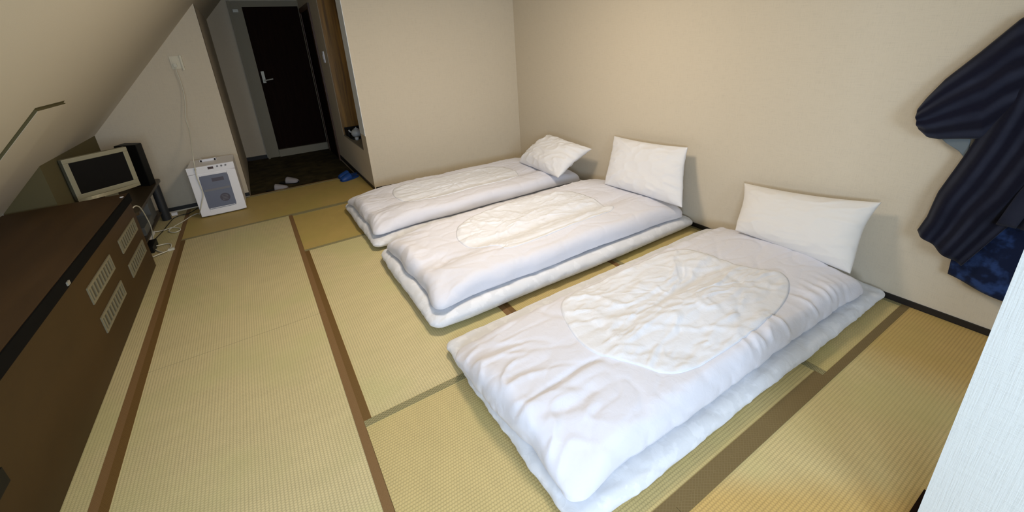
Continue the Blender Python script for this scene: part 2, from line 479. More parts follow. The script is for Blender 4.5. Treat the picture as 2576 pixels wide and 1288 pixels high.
# ------------------------------------------------------------------ the room
XR = 2.793          # pillow wall
XP = 0.965          # wall of the passage
def slope_z(x): return 2.286 + 1.0585 * x
CZ = 2.42
xs_top = (CZ - 2.286) / 1.0585

# floor slab with the tatami laid on it as parts
bm = bmesh.new(); box(bm, -1.75, XR + 0.1, -1.75, 5.43, -0.16, -0.045)
floor = struct(pobj('floor', bm, M['rush_mid']))
HB = 0.032


def tatami(x0, x1, y0, y1, along, m, border, sides=(1, 1)):
    """one mat: rush body plus two cloth borders on its long sides"""
    g = 0.0012
    x0 += g; x1 -= g; y0 += g; y1 -= g
    bm = bmesh.new(); box(bm, x0, x1, y0, y1, -0.045, -0.0015)
    uvl = bm.loops.layers.uv.new('uv')
    for f in bm.faces:
        for l in f.loops:
            p = l.vert.co
            l[uvl].uv = (p.y, p.x) if along == 'y' else (p.x, p.y)
    body = pobj('tatami_mat', bm, m, floor, bev=0.0015, seg=1)
    for s in (0, 1):
        if not sides[s]: continue
        bm = bmesh.new()
        if along == 'y':
            a, b_ = (x0 - g, x0 + HB) if s == 0 else (x1 - HB, x1 + g)
            box(bm, a, b_, y0 - 0.0006, y1 + 0.0006, -0.03, 0.0008)
        else:
            a, b_ = (y0 - g, y0 + HB) if s == 0 else (y1 - HB, y1 + g)
            box(bm, x0 - 0.0006, x1 + 0.0006, a, b_, -0.03, 0.0008)
        uvl = bm.loops.layers.uv.new('uv')
        for f in bm.faces:
            for l in f.loops:
                p = l.vert.co
                l[uvl].uv = (p.y, p.x - a) if along == 'y' else (p.x, p.y - a)
        bd = pobj('cloth_border', bm, border[s] if isinstance(border, tuple) else border, None, bev=0.001, seg=1)
        bd.parent = body
    return body


BR, OL, GR = (M['border_brown'], M['border_brown_worn']), M['border_olive'], M['border_green']
L1, L2, L3, L4 = -0.803, 0.096, 1.010, 1.896
tatami(-1.70, L1, 3.46, 5.42, 'y', M['rush'], BR)
tatami(-1.70, L1, 1.52, 3.46, 'y', M['rush'], BR)
tatami(-1.70, L1, -0.42, 1.52, 'y', M['rush'], BR)
tatami(L1, L2, 2.498, 4.445, 'y', M['rush'], BR)
tatami(L1, L2, 0.564, 2.498, 'y', M['rush'], BR)
tatami(L1, XP, 4.445, 5.425, 'x', M['rush_sheen'], GR)
tatami(L2, L4, 3.478, 4.445, 'x', M['rush_sheen'], GR)
tatami(L4, XR, 2.5, 4.40, 'y', M['rush_mid'], OL)
tatami(L2, L3, 1.530, 3.478, 'y', M['rush'], BR)
tatami(L3, L4, 1.530, 3.478, 'y', M['rush_mid'], BR)
tatami(L2, L4, 0.564, 1.530, 'x', M['rush_mid'], (OL, GR))
tatami(L4, XR, 0.564, 2.5, 'y', M['rush_mid'], (GR, GR))
tatami(0.893, XR, -0.42, 0.564, 'x', M['rush_shaded'], (OL, OL))
tatami(L1, 0.893, -0.42, 0.564, 'x', M['rush_mid'], (OL, OL))
tatami(-1.70, 0.893, -1.70, -0.42, 'x', M['rush_mid'], OL)
tatami(0.893, XR, -1.70, -0.42, 'x', M['rush_mid'], OL)

# pillow wall
bm = bmesh.new(); box(bm, XR, XR + 0.1, -1.75, 4.75, -0.16, CZ)
struct(pobj('wall_right', bm, M['wall']))
bm = bmesh.new(); box(bm, XR - 0.008, XR, -1.70, 4.40, 0.0, 0.034)
struct(pobj('baseboard_right', bm, M['black_trim'], bev=0.001, seg=1))
# wall behind the far futon (slightly out of square)
bm = bmesh.new()
prism(bm, [(XP + 0.012, 4.623), (XR, 4.408), (XR, 4.52), (XP + 0.012, 4.735)], 2, -0.16, CZ)
struct(pobj('wall_back', bm, M['wall']))
bm = bmesh.new()
prism(bm, [(XP + 0.0125, 4.6175), (XR - 0.008, 4.4035), (XR - 0.008, 4.4075), (XP + 0.0125, 4.6225)], 2, 0.0, 0.034)
struct(pobj('baseboard_back', bm, M['black_trim']))
# passage wall with its niche
NY0, NY1, NZ0, NZ1 = 4.84, 5.96, 0.43, 2.12
bm = bmesh.new()
box(bm, XP, XP + 0.09, 4.62, NY0, -0.16, CZ)
box(bm, XP, XP + 0.09, NY1, 7.70, -0.16, CZ)
box(bm, XP, XP + 0.09, NY0, NY1, -0.16, NZ0 - 0.012)
box(bm, XP, XP + 0.09, NY0, NY1, NZ1, CZ)
hall_right = struct(pobj('wall_hall_right', bm, M['wall']))
bm = bmesh.new()
box(bm, XP + 0.55, XP + 0.57, NY0 - .02, NY1 + .02, NZ0 - 0.03, NZ1 + .02)
box(bm, XP + 0.09, XP + 0.55, NY1, NY1 + 0.02, NZ0 - 0.03, NZ1 + .02)
box(bm, XP + 0.09, XP + 0.55, NY0 - 0.02, NY0, NZ0 - 0.03, NZ1 + .02)
box(bm, XP + 0.09, XP + 0.55, NY0, NY1, NZ1, NZ1 + .02)
pobj('niche_panel', bm, M['niche_wood'], hall_right)
bm = bmesh.new(); box(bm, XP + 0.002, XP + 0.55, NY0, NY1, NZ0 - 0.012, NZ0)
pobj('niche_shelf', bm, M['jamb'], hall_right)
bm = bmesh.new(); box(bm, XP + 0.003, XP + 0.092, NY1 - 0.006, NY1, NZ0, NZ1)
pobj('niche_liner', bm, M['niche_wood'], hall_right)
bm = bmesh.new(); box(bm, XP - 0.006, XP, 4.63, 7.60, -0.03, 0.034)
struct(pobj('baseboard_hall', bm, M['black_trim']))
# bluish-white strip between room and niche
bm = bmesh.new(); box(bm, XP - 0.004, XP, 4.618, NY0, 0.62, CZ)
struct(pobj('corner_strip', bm, M['white_strip'], bev=0.001, seg=1))
bm = bmesh.new(); box(bm, XP - 0.002, XP + .092, NY0, NY0 + 0.006, NZ0, NZ1)
struct(pobj('trim_2', bm, M['casing_wood']))

# entrance: lower vinyl floor, wooden step edge
EZ = -0.06
bm = bmesh.new(); box(bm, -0.36, XP + 0.09, 5.43, 7.80, -0.16, EZ)
struct(pobj('floor_entrance', bm, M['vinyl']))
bm = bmesh.new(); box(bm, -0.25, XP - 0.006, 5.44, 5.53, EZ, -0.018)
struct(pobj('trim_3', bm, M['wood_step'], bev=0.004))
bm = bmesh.new(); box(bm, -0.25, XP - 0.006, 5.424, 5.44, -0.06, -0.0005)
struct(pobj('trim_4', bm, M['pale_edge']))
# entrance left wall, the end of the power-point wall
bm = bmesh.new()
prism(bm, [(5.482, -0.16), (7.70, -0.16), (7.70, slope_z(-0.25)), (5.482, slope_z(-0.25))], 0, -0.35, -0.25)
struct(pobj('wall_hall_left', bm, M['wall']))
bm = bmesh.new()
prism(bm, [(-1.75, -0.16), (-0.25, -0.16), (-0.25, slope_z(-0.25)), (-1.75, slope_z(-1.75))], 1, 5.48, 5.56)
struct(pobj('wall_left_end', bm, M['wall']))
bm = bmesh.new(); box(bm, -1.33, -0.249, 5.468, 5.48, 0.0, 0.038)
struct(pobj('baseboard_left_end', bm, M['black_trim']))
# entrance far wall
bm = bmesh.new(); box(bm, -0.36, XP + 0.09, 7.70, 7.80, -0.16, CZ)
struct(pobj('wall_hall_end', bm, M['wall']))
bm = bmesh.new(); box(bm, -0.25, 0.035, 7.685, 7.70, EZ, 0.0)
struct(pobj('baseboard_hall_end', bm, M['black_trim']))

# flat ceiling and the slope
bm = bmesh.new(); box(bm, xs_top, XR + 0.1, -1.75, 7.80, CZ, CZ + 0.08)
struct(pobj('ceiling', bm, M['ceiling']))
# slope with a hatch cut out of it: hatch Y 3.05-3.45, X -0.915 down to -1.42
HY0, HY1, HX0, HX1 = 3.045, 3.47, -1.46, -0.915
bm = bmesh.new()
def slab(bm, xa, xb, ya, yb, t0=0.0, t1=0.07):
    nx, nz = -0.7269, 0.6867
    c = []
    for (x, t) in ((xa, t0), (xb, t0), (xb, t1), (xa, t1)):
        c.append((x + nx * t, slope_z(x) + nz * t))
    A = [bm.verts.new((p[0], ya, p[1])) for p in c]; B = [bm.verts.new((p[0], yb, p[1])) for p in c]
    bm.faces.new(A[::-1]); bm.faces.new(B)
    for i in range(4): bm.faces.new((A[i], A[(i + 1) % 4], B[(i + 1) % 4], B[i]))
    bmesh.ops.recalc_face_normals(bm, faces=bm.faces)
DY0, DY1, DXA, DXB = -1.22, -0.22, -1.32, -0.86
slab(bm, -1.80, xs_top, -1.75, DY0); slab(bm, -1.80, xs_top, DY1, HY0)
slab(bm, -1.80, DXA, DY0, DY1); slab(bm, DXB, xs_top, DY0, DY1)
slab(bm, -1.80, xs_top, HY1, 7.80)
slab(bm, -1.80, HX0, HY0, HY1)
slab(bm, HX1, xs_top, HY0, HY1)
slope = struct(pobj('ceiling_slope', bm, M['slope']), 'sloped attic ceiling')
bm = bmesh.new(); slab(bm, HX0 + 0.001, HX1 - 0.001, HY0 + 0.001, HY1 - 0.001, -0.012, 0.03); slab(bm, HX0 - .006, HX1 + .006, HY0 - .006, HY1 + .007, -0.0012, 0.0005)
pobj('hatch_shaded_edge', bm, M['hatch_shade'], slope)  # dark olive edges painted as shade around the raised hatch panel
bm = bmesh.new(); slab(bm, HX0 + 0.003, HX1 - 0.003, HY0 + 0.003, HY1 - 0.003, -0.0135, -0.0115)
pobj('hatch_panel', bm, M['slope'], slope)

# low wall under the slope: beyond the cabinet it steps forward
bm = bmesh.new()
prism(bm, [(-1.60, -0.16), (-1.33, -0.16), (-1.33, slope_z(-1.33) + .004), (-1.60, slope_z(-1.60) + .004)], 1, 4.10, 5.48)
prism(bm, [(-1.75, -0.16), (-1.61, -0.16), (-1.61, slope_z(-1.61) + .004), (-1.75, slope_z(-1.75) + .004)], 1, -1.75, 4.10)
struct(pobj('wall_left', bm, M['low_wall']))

# frame of the dormer window, added out of view to let daylight in
bm = bmesh.new()
slab(bm, DXA, DXA + .03, DY0, DY1, 0.0, 0.05); slab(bm, DXB - .03, DXB, DY0, DY1, 0.0, 0.05)
slab(bm, DXA, DXB, DY0, DY0 + .04, 0.0, 0.05); slab(bm, DXA, DXB, DY1 - .04, DY1, 0.0, 0.05)
struct(pobj('window_added_2', bm, M['jamb']))

# wall behind the camera, with a window added to supply daylight
WX0, WX1, WZ0, WZ1 = -0.25, 0.95, 0.85, 2.0
bm = bmesh.new()
box(bm, -1.75, WX0, -1.80, -1.70, -0.16, CZ); box(bm, WX1, XR + .1, -1.80, -1.70, -0.16, CZ)
box(bm, WX0, WX1, -1.80, -1.70, -0.16, WZ0); box(bm, WX0, WX1, -1.80, -1.70, WZ1, CZ)
struct(pobj('wall_rear', bm, M['wall']))
bm = bmesh.new()
for a in ((WX0, WX1, WZ0, WZ0 + .04), (WX0, WX1, WZ1 - .04, WZ1), (WX0, WX0 + .04, WZ0, WZ1), (WX1 - .04, WX1, WZ0, WZ1), ((WX0 + WX1) / 2 - .02, (WX0 + WX1) / 2 + .02, WZ0, WZ1)):
    box(bm, a[0], a[1], -1.77, -1.73, a[2], a[3])
struct(pobj('window_added_1', bm, M['jamb']))

# partition end beside the camera, on the right
bm = bmesh.new(); box(bm, 1.35, 1.45, -0.40, 0.1135, 0.0, CZ)
part = struct(pobj('wall_partition', bm, M['wall_close'], bev=0.004))
bm = bmesh.new(); box(bm, 1.34, 1.605, 0.114, 0.140, 0.0, 0.010)
struct(pobj('trim_5', bm, M['door'], bev=0.001, seg=1))

# entrance door
bm = bmesh.new(); box(bm, 0.215, 0.952, 7.655, 7.695, 0.06, 2.17)
d1 = struct(pobj('door_1', bm, M['door'], bev=0.002, seg=1))
bm = bmesh.new(); box(bm, 0.045, 0.215, 7.66, 7.70, EZ, 2.25); box(bm, 0.952, XP, 7.66, 7.70, EZ, 2.25); box(bm, 0.215, 0.952, 7.66, 7.70, 2.17, 2.25)
pobj('door_frame', bm, M['jamb'], d1)
bm = bmesh.new(); box(bm, 0.215, XP, 7.62, 7.70, EZ, 0.055)
pobj('door_sill', bm, M['jamb'], d1, bev=0.004)
bm = bmesh.new(); box(bm, 0.045, 0.075, 7.60, 7.66, EZ, 2.25)
pobj('door_stop', bm, M['jamb'], d1, bev=0.003)
bm = bmesh.new(); box(bm, 0.245, 0.285, 7.640, 7.655, 1.10, 1.27)
hp = pobj('handle_plate', bm, M['steel'], d1, bev=0.012, seg=3)
bm = bmesh.new(); cyl(bm, (0.265, 7.645, 1.135), (0.265, 7.60, 1.135), 0.013); cyl(bm, (0.262, 7.60, 1.135), (0.385, 7.60, 1.15), 0.011)
hd = pobj('door_handle', bm, M['steel'], None, smooth=False); hd.parent = d1
bm = bmesh.new(); box(bm, 0.095, 0.16, 7.62, 7.66, 2.10, 2.14)
pobj('door_catch', bm, M['steel'], d1, bev=0.003)

# side door in the passage wall, seen at a grazing angle
bm = bmesh.new(); box(bm, XP - 0.012, XP, 6.66, 7.42, EZ + .01, 2.05)
d2 = struct(pobj('door_2', bm, M['door']))
bm = bmesh.new()
box(bm, XP - 0.022, XP, 6.58, 6.66, EZ + .005, 2.12); box(bm, XP - 0.022, XP, 7.42, 7.50, EZ + .005, 2.12); box(bm, XP - 0.022, XP, 6.66, 7.42, 2.05, 2.12)
pobj('door_frame', bm, M['casing_wood'], d2, bev=0.003)

# light switch by the niche
sw = thing('light_switch', 'cream light switch plate on the passage wall beside the dark door', 'switch', (XP, 6.22, 1.43))
bm = bmesh.new(); box(bm, XP - 0.014, XP, 6.175, 6.265, 1.36, 1.50)
pobj('plate', bm, M['white_plastic'], sw, bev=0.003)
bm = bmesh.new(); box(bm, XP - 0.018, XP - 0.013, 6.205, 6.235, 1.40, 1.46)
pobj('rocker', bm, M['white_plastic'], sw, bev=0.001, seg=1)

# ceiling lamp (above the frame)
cl = thing('ceiling_lamp', 'round flush ceiling lamp with a glowing shade above the futons', 'lamp', (1.15, 2.35, CZ))
bm = bmesh.new(); lathe(bm, [(0.10, -0.04), (0.27, -0.035), (0.27, 0.0), (0.10, 0.0)], (1.15, 2.35, CZ))
pobj('base', bm, M['white_plastic'], cl)
bm = bmesh.new(); lathe(bm, [(0.10, -0.115), (0.22, -0.10), (0.26, -0.07), (0.265, -0.04), (0.10, -0.04)], (1.15, 2.35, CZ))
pobj('shade', bm, M['shade'], cl, smooth=True)


# ------------------------------------------------------------------ bedding
def rbox_mesh(L, W, T, r, h, post):
    """rounded slab in local coords (x 0..L, y 0..W, z 0..T); post(x,y,z,nx,ny,nz)->xyz"""
    rz = T / 2

    def axis(n_len, r_, hh, m=6):
        k = max(2, int(round((n_len - 2 * r_) / hh)))
        edge = r_ * (1 - np.cos(np.linspace(0, PI / 2, m + 1)[:-1]))
        # even spacing in angle of a 45 degree fan
        edge = r_ - r_ * np.tan(np.linspace(PI / 4, 0, m + 1)[:-1])
        return np.concatenate([edge, np.linspace(r_, n_len - r_, k + 1), n_len - edge[::-1]])
    X = axis(L, r, h); Y = axis(W, r, h)
    Z = rz - rz * np.tan(np.linspace(PI / 4, -PI / 4, 11)); Z = np.sort(Z)
    nx, ny, nz = len(X), len(Y), len(Z)
    I, J, K = np.meshgrid(np.arange(nx), np.arange(ny), np.arange(nz), indexing='ij')
    surf = (I == 0) | (I == nx - 1) | (J == 0) | (J == ny - 1) | (K == 0) | (K == nz - 1)
    idx = -np.ones((nx, ny, nz), int); idx[surf] = np.arange(surf.sum())
    x = X[I[surf]]; y = Y[J[surf]]; z = Z[K[surf]]
    ix = np.clip(x, r, L - r); iy = np.clip(y, r, W - r)
    qx = (x - ix) / r; qy = (y - iy) / r; qz = (z - rz) / rz
    n = np.sqrt(qx ** 2 + qy ** 2 + qz ** 2); n[n == 0] = 1
    qx, qy, qz = qx / n, qy / n, qz / n
    x, y, z = post(ix + qx * r, iy + qy * r, rz + qz * rz, qx, qy, qz)
    F = []
    def quads(a, flip):
        q = np.stack([a[:-1, :-1], a[1:, :-1], a[1:, 1:], a[:-1, 1:]], -1).reshape(-1, 4)
        F.append(q[:, ::-1] if flip else q)
    quads(idx[:, :, nz - 1], False); quads(idx[:, :, 0], True)
    quads(idx[0, :, :], True); quads(idx[nx - 1, :, :], False)
    quads(idx[:, 0, :], False); quads(idx[:, ny - 1, :], True)
    return np.stack([x, y, z], 1), np.concatenate(F)


def np_mesh(name, V, F):
    me = bpy.data.meshes.new(name)
    me.vertices.add(len(V)); me.vertices.foreach_set('co', V.astype(np.float32).ravel())
    n = F.shape[1]
    me.loops.add(len(F) * n); me.loops.foreach_set('vertex_index', F.astype(np.int32).ravel())
    me.polygons.add(len(F)); me.polygons.foreach_set('loop_start', np.arange(0, len(F) * n, n, dtype=np.int32))
    me.polygons.foreach_set('loop_total', np.full(len(F), n, np.int32))
    me.polygons.foreach_set('use_smooth', np.ones(len(F), bool))
    me.update(calc_edges=True); me.validate()
    return me


def warp_quad(u, v, c):
    """bilinear placement of u,v in 0..1 into world XY corners c=(foot-right, head-right, head-left, foot-left)"""
    c = np.array(c)
    a = (1 - u)[:, None] * c[0] + u[:, None] * c[1]
    b = (1 - u)[:, None] * c[3] + u[:, None] * c[2]
    return a * (1 - v)[:, None] + b * v[:, None]


def make_mattress(corners, T, seed, label):
    L, W = 2.22, 1.09
    r = T * 0.62

    def post(x, y, z, nx, ny, nz):
        # soft lumps, slightly pinched corners, wavy border
        dx = np.minimum(x, L - x); dy = np.minimum(y, W - y)
        corner = np.exp(-((dx / .09) ** 2 + (dy / .09) ** 2) * 0.5)
        mid = T / 2
        z = mid + (z - mid) * (1 - 0.38 * corner)
        top = ss(0.1, 0.9, nz)
        z = z + top * (0.006 * pn(x * 3, y * 3, seed) - 0.006 * crease(x * 5, y * 9, seed + 3, 4))
        z = z - (1 - top) * 0
        # side quilting wrinkles: vertical puckers along the border
        side = 1 - np.abs(nz)
        pk = 0.006 * pn(x * 9 + y * 9, z * 20, seed + 5) + 0.005 * crease(x * 14, y * 14 + z * 10, seed + 6, 3)
        x = x + nx * pk * side; y = y + ny * pk * side
        x = x + 0.010 * pn(y * 2.2, x * .6 + 4, seed + 7) * ss(0.5, -0.2, x); y = y + 0.012 * pn(x * 1.7, 7.3, seed + 8) * ss(.2, -.1, dy)
        low = mid - (mid - z)
        return x, y, np.maximum(low, 0.001)
    V, F = rbox_mesh(L, W, T, r, 0.02, post)
    P = warp_quad(V[:, 0] / L, V[:, 1] / W, corners)
    V = np.column_stack([P, V[:, 2] + 0.001])
    c = V.mean(0)
    o = thing('futon_mattress', label, 'mattress', (float(c[0]), float(c[1]), 0.001), 'futon mattresses laid side by side')
    link('cover', np_mesh('mattress_cover', V, F), M['mattress'], o)
    return o


def make_duvet(corners, zb, T, r, seed, label, relief, oval, creases=(), amp=1.0, extra=None):
    """relief(x,y) gives extra height on the top in metres; local x from foot 0..L, y from right 0..W"""
    L, W = 2.08, 0.95

    def wr(x, y):
        """wrinkle height on the top"""
        dx = np.minimum(x, L - x); dy = np.minimum(y, W - y)
        w = 0.010 * pn(x * 2.3, y * 2.6, seed)
        # gentle long creases
        w = w - 0.0045 * crease(x * 2.5 + y, y * 4 - x * .5, seed + 1, 5)
        w = w - 0.0035 * crease(x * 3.2 - y * 2 + 0.7 * pn(x * 4, y * 4, 8), y * 8 + x, seed + 14, 5)
        # fan of puckers running in from the foot edge
        foot = ss(0.36, 0.04, x) * ss(-0.01, 0.03, x)
        w = w + extra['foot'] * 0.75 * foot * (crease(x * extra.get('ff', 9) * .3 + 0.9 * pn(x * 2.5, y * 3, 5), y * extra.get('ff', 9) + 0.8 * pn(x * 4, y * 2, 6), seed + 2, 2.6) - 0.25)
        # puckers along the right side and left side
        w = w + extra['right'] * ss(0.22, 0.03, y) * ss(extra['rx'][0], extra['rx'][0] + .3, x) * ss(extra['rx'][1], extra['rx'][1] - .3, x) * (crease(x * 11, y * 2.5 + x, seed + 4, 2.4) - 0.3)
        w = w + 0.4 * extra['foot'] * ss(0.16, 0.02, W - y) * (crease(x * 9, y * 3, seed + 9, 2.6) - 0.25)
        for pts, wd, dep, step in creases:
            d, s, t = segdist(x, y, pts)
            fade = np.sin(np.clip(t, 0.02, 0.98) * PI) ** 0.4
            w = w + fade * (-dep * np.exp(-(d / wd) ** 2) + step * np.exp(-(d / (wd * 3.0)) ** 2) * (s > 0))
        return w

    def top_z(x, y):
        return wr(x, y) + relief(x, y)

    def post(x, y, z, nx, ny, nz):
        dx = np.minimum(x, L - x); dy = np.minimum(y, W - y)
        corner = np.exp(-((dx / .13) ** 2 + (dy / .13) ** 2) * 0.5)
        mid = T * 0.42
        z = mid + (z - T * .5) * (1 - np.where(x < L / 2, extra.get('cf', 0.5), 0.25) * corner) + T * .08 * (1 - corner)
        low_ = z < mid                                   # the underside lies flat on the mattress
        z = np.where(low_, mid - (mid - z) * 0.12, mid + (z - mid) * 1.41) - T * 0.37
        top = ss(-0.25, 0.75, nz)
        z = z + top * top_z(x, y) * (1 - 0.5 * corner)
        side = np.clip(1 - np.abs(nz), 0, 1)
        pk = 0.007 * pn(x * 7 + y * 5, z * 12, seed + 5) - 0.006 * extra.get('side', 1) * crease(x * 8 + y * 8, z * 9 + x * 3, seed + 6, 3)
        x = x + nx * pk * side; y = y + ny * pk * side
        x = x + ss(0.4, -0.05, x) * (0.020 * pn(y * 2.4, 3.1, seed + 7) + 0.010 * pn(y * 7, 1.1, seed + 8))
        y = y + ss(0.3, -0.05, y) * 0.018 * pn(x * 2.1, 9.1, seed + 11)
        # corners reach outwards a little
        x = x + np.sign(x - L / 2) * 0.022 * corner; y = y + np.sign(y - W / 2) * 0.026 * corner
        return x, y, z
    V, F = rbox_mesh(L, W, T, r, 0.0095, post)
    P = warp_quad(V[:, 0] / L, V[:, 1] / W, corners)
    V3 = np.column_stack([P, V[:, 2] + zb])
    V3[:, 2] = np.maximum(V3[:, 2], zb - 0.012)
    c = V3.mean(0)
    o = thing('duvet', label, 'duvet', (float(c[0]), float(c[1]), zb), 'folded white duvets on the mattresses')
    link('duvet_cover', np_mesh('duvet_cover', V3, F), M['duvet'], o)
    # the oval window of quilt showing through the cover
    if oval:
        pts = np.array(oval)                                   # closed outline in local coords
        k = len(pts); n = 260
        t = np.linspace(0, k, n, endpoint=False); i = np.floor(t).astype(int); f = (t - i)[:, None]
        p0, p1, p2, p3 = pts[(i - 1) % k], pts[i % k], pts[(i + 1) % k], pts[(i + 2) % k]
        out = 0.5 * (2 * p1 + (p2 - p0) * f + (2 * p0 - 5 * p1 + 4 * p2 - p3) * f ** 2 + (3 * p1 - 3 * p2 + p3 - p0) * f ** 3)
        cen = out.mean(0); rr = 46
        s = np.concatenate([np.linspace(0.02, 1, rr), [1.0, 1.004]])
        x = cen[0] + (out[:, 0] - cen[0])[None, :] * s[:, None]; y = cen[1] + (out[:, 1] - cen[1])[None, :] * s[:, None]
        e = np.clip((1 - s[:, None]) / 0.06, 0, 1) * np.ones_like(x)
        puck = 0.009 * (crease(x * 2.4 + pn(x * 3, y * 3, 2) * .6, y * 6.0 - x * 1.1, seed + 21, 3.4) - .2) + 0.006 * (crease(x * 4 + y * 5, y * 8 - x * 3 + pn(x * 5, y * 5, 4), seed + 22, 4.0) - .2) \
            + 0.0030 * crease(x * 9, y * 15, seed + 23, 3.5) + 0.010 * pn(x * 3.2, y * 4.2, seed + 24) + 0.004 * np.abs(pn(x * 7 + 3, y * 11, seed + 26))
        th = np.linspace(0, 2 * PI, n, endpoint=False)[None, :]
        radial = 0.006 * (np.abs(pn(th * 9 + s[:, None] * 2, s[:, None] * 2.0, seed + 25))) * ss(0.5, 0.95, s[:, None])
        base_z = T * 0.42 + (T * 0.5 + T * 0.08) * 1.41 - T * 0.37 + top_z(x, y)
        z = base_z + 0.002 + e * (puck * amp + 0.003) + radial * 0.7 * amp
        z = np.maximum(z, base_z + 0.0032)
        z[-2] = base_z[-2] + 0.002; z[-1] = base_z[-1] - 0.006
        P = warp_quad(x.ravel() / L, y.ravel() / W, corners)
        V = np.column_stack([P, z.ravel() + zb])
        R = len(s)
        a = np.arange(R * n).reshape(R, n)
        Fq = np.stack([a[:-1], a[1:], np.roll(a, -1, 1)[1:], np.roll(a, -1, 1)[:-1]], -1).reshape(-1, 4)
        Vc = V[:n].mean(0)
        V = np.vstack([V, Vc]); ci = len(V) - 1
        tri = np.stack([np.full(n, ci), a[0], np.roll(a[0], -1), np.roll(a[0], -1)], -1)
        me = bpy.data.meshes.new('window_panel')
        faces = [tuple(q) for q in Fq.tolist()] + [tuple(q[:3]) for q in tri.tolist()]
        me.from_pydata(V.tolist(), [], faces); me.polygons.foreach_set('use_smooth', [True] * len(faces)); me.update()
        bmx = bmesh.new(); bmx.from_mesh(me); bmesh.ops.recalc_face_normals(bmx, faces=bmx.faces)
        if sum(f.normal.z for f in list(bmx.faces)[:2000]) < 0: bmesh.ops.reverse_faces(bmx, faces=bmx.faces)
        bmx.to_mesh(me); bmx.free()
        link('window_panel', me, M['panel'], o)
    return o


# mattresses (corners: foot-right, head-right, head-left, foot-left; right = towards the camera)
make_mattress([(0.555, 0.660), (2.775, 0.625), (2.775, 1.73), (0.560, 1.73)], 0.075, 11, 'white damask futon mattress on tatami, nearest the camera, under the widest duvet')
make_mattress([(0.560, 1.860), (2.775, 1.850), (2.775, 2.945), (0.560, 2.960)], 0.100, 23, 'white damask futon mattress on tatami, the middle one of three')
make_mattress([(0.560, 3.085), (2.765, 3.05), (2.765, 4.15), (0.560, 4.215)], 0.095, 37, 'white damask futon mattress on tatami, farthest, along the beige back wall')


# relief functions in local coords
def relief3(x, y):
    L, W = 2.08, 0.95
    z = 0.020 * np.sin(np.clip(y / W, 0, 1) * PI) ** 0.8
    z = z + 0.018 * np.exp(-((y - 0.40) / 0.10) ** 2) * ss(0.3, 0.7, x) * ss(1.7, 1.2, x) * 0.6
    z = z - 0.012 * np.exp(-((y - 0.58) / 0.05) ** 2) * ss(0.5, 0.9, x) * ss(1.8, 1.4, x)
    return z


def relief2(x, y):
    z = 0.016 * np.exp(-((y - 0.20) / 0.13) ** 2) + 0.012 * np.exp(-((y - 0.82) / 0.12) ** 2)
    z = z - 0.030 * np.exp(-((y - 0.375) / 0.075) ** 2) * ss(0.25, 0.6, x) * ss(2.0, 1.6, x)
    z = z - 0.034 * ss(0.42, 0.12, x) * np.exp(-((y - 0.36) / 0.12) ** 2)
    return z


def relief1(x, y):
    z = 0.014 * np.exp(-((y - 0.18) / 0.12) ** 2) + 0.010 * np.exp(-((y - 0.84) / 0.12) ** 2)
    z = z - 0.022 * np.exp(-((y - 0.33) / 0.07) ** 2) * ss(0.2, 0.5, x) * ss(2.0, 1.6, x)
    z = z - 0.026 * ss(0.36, 0.1, x) * np.exp(-((y - 0.34) / 0.11) ** 2)
    return z


def loc_of(X, Y, c):
    """world XY -> local of an (almost) rectangular corner set"""
    fr, hr, hl, fl_ = [np.array(p) for p in c]
    u = (X - (fr[0] + fl_[0]) / 2) / ((hr[0] + hl[0]) / 2 - (fr[0] + fl_[0]) / 2)
    lo = fr[1] * (1 - u) + hr[1] * u; hi = fl_[1] * (1 - u) + hl[1] * u
    return u * 2.08, (Y - lo) / (hi - lo) * 0.95


C3 = [(0.575, 0.72), (2.60, 0.70), (2.66, 1.575), (0.545, 1.56)]
ov3 = [loc_of(X, Y, C3) for X, Y in [(1.15, 1.48), (1.04, 1.32), (1.00, 1.11), (1.09, 0.95), (1.20, 0.82), (1.46, 0.785), (1.87, 0.795), (2.13, 0.85), (2.25, 0.95), (2.16, 1.10), (2.13, 1.28), (2.04, 1.47), (1.78, 1.50), (1.37, 1.50)]]
make_duvet(C3, 0.085, 0.125, 0.075, 41, 'wide puffy white duvet with a large creased oval window, nearest the camera', relief3, ov3,
           creases=[([loc_of(*p, C3) for p in [(0.56, 1.045), (0.67, 1.04), (0.80, 1.055), (0.90, 1.06), (1.02, 1.05)]], 0.018, 0.014, 0.008),
                    ([loc_of(*p, C3) for p in [(0.62, 0.98), (0.78, 0.93), (0.9, 0.96)]], 0.025, 0.010, 0.0),
                    ([loc_of(*p, C3) for p in [(1.1, 1.12), (1.5, 1.17), (1.9, 1.2), (2.2, 1.15)]], 0.03, 0.014, 0.0),
                    ([loc_of(*p, C3) for p in [(0.9, 0.78), (1.2, 0.72), (1.5, 0.73)]], 0.03, 0.010, 0.0)],
           extra=dict(cf=0.72, foot=0.019, right=0.017, rx=(0.9, 2.0)))
C2 = [(0.620, 1.930), (2.68, 1.915), (2.68, 2.90), (0.620, 2.88)]
ov2 = [loc_of(X, Y, C2) for X, Y in [(1.06, 2.60), (1.00, 2.46), (1.02, 2.30), (1.16, 2.17), (1.22, 2.09), (1.7, 2.10), (2.15, 2.14), (2.22, 2.30), (2.22, 2.56), (2.12, 2.70), (1.72, 2.79), (1.36, 2.74), (1.15, 2.67)]]
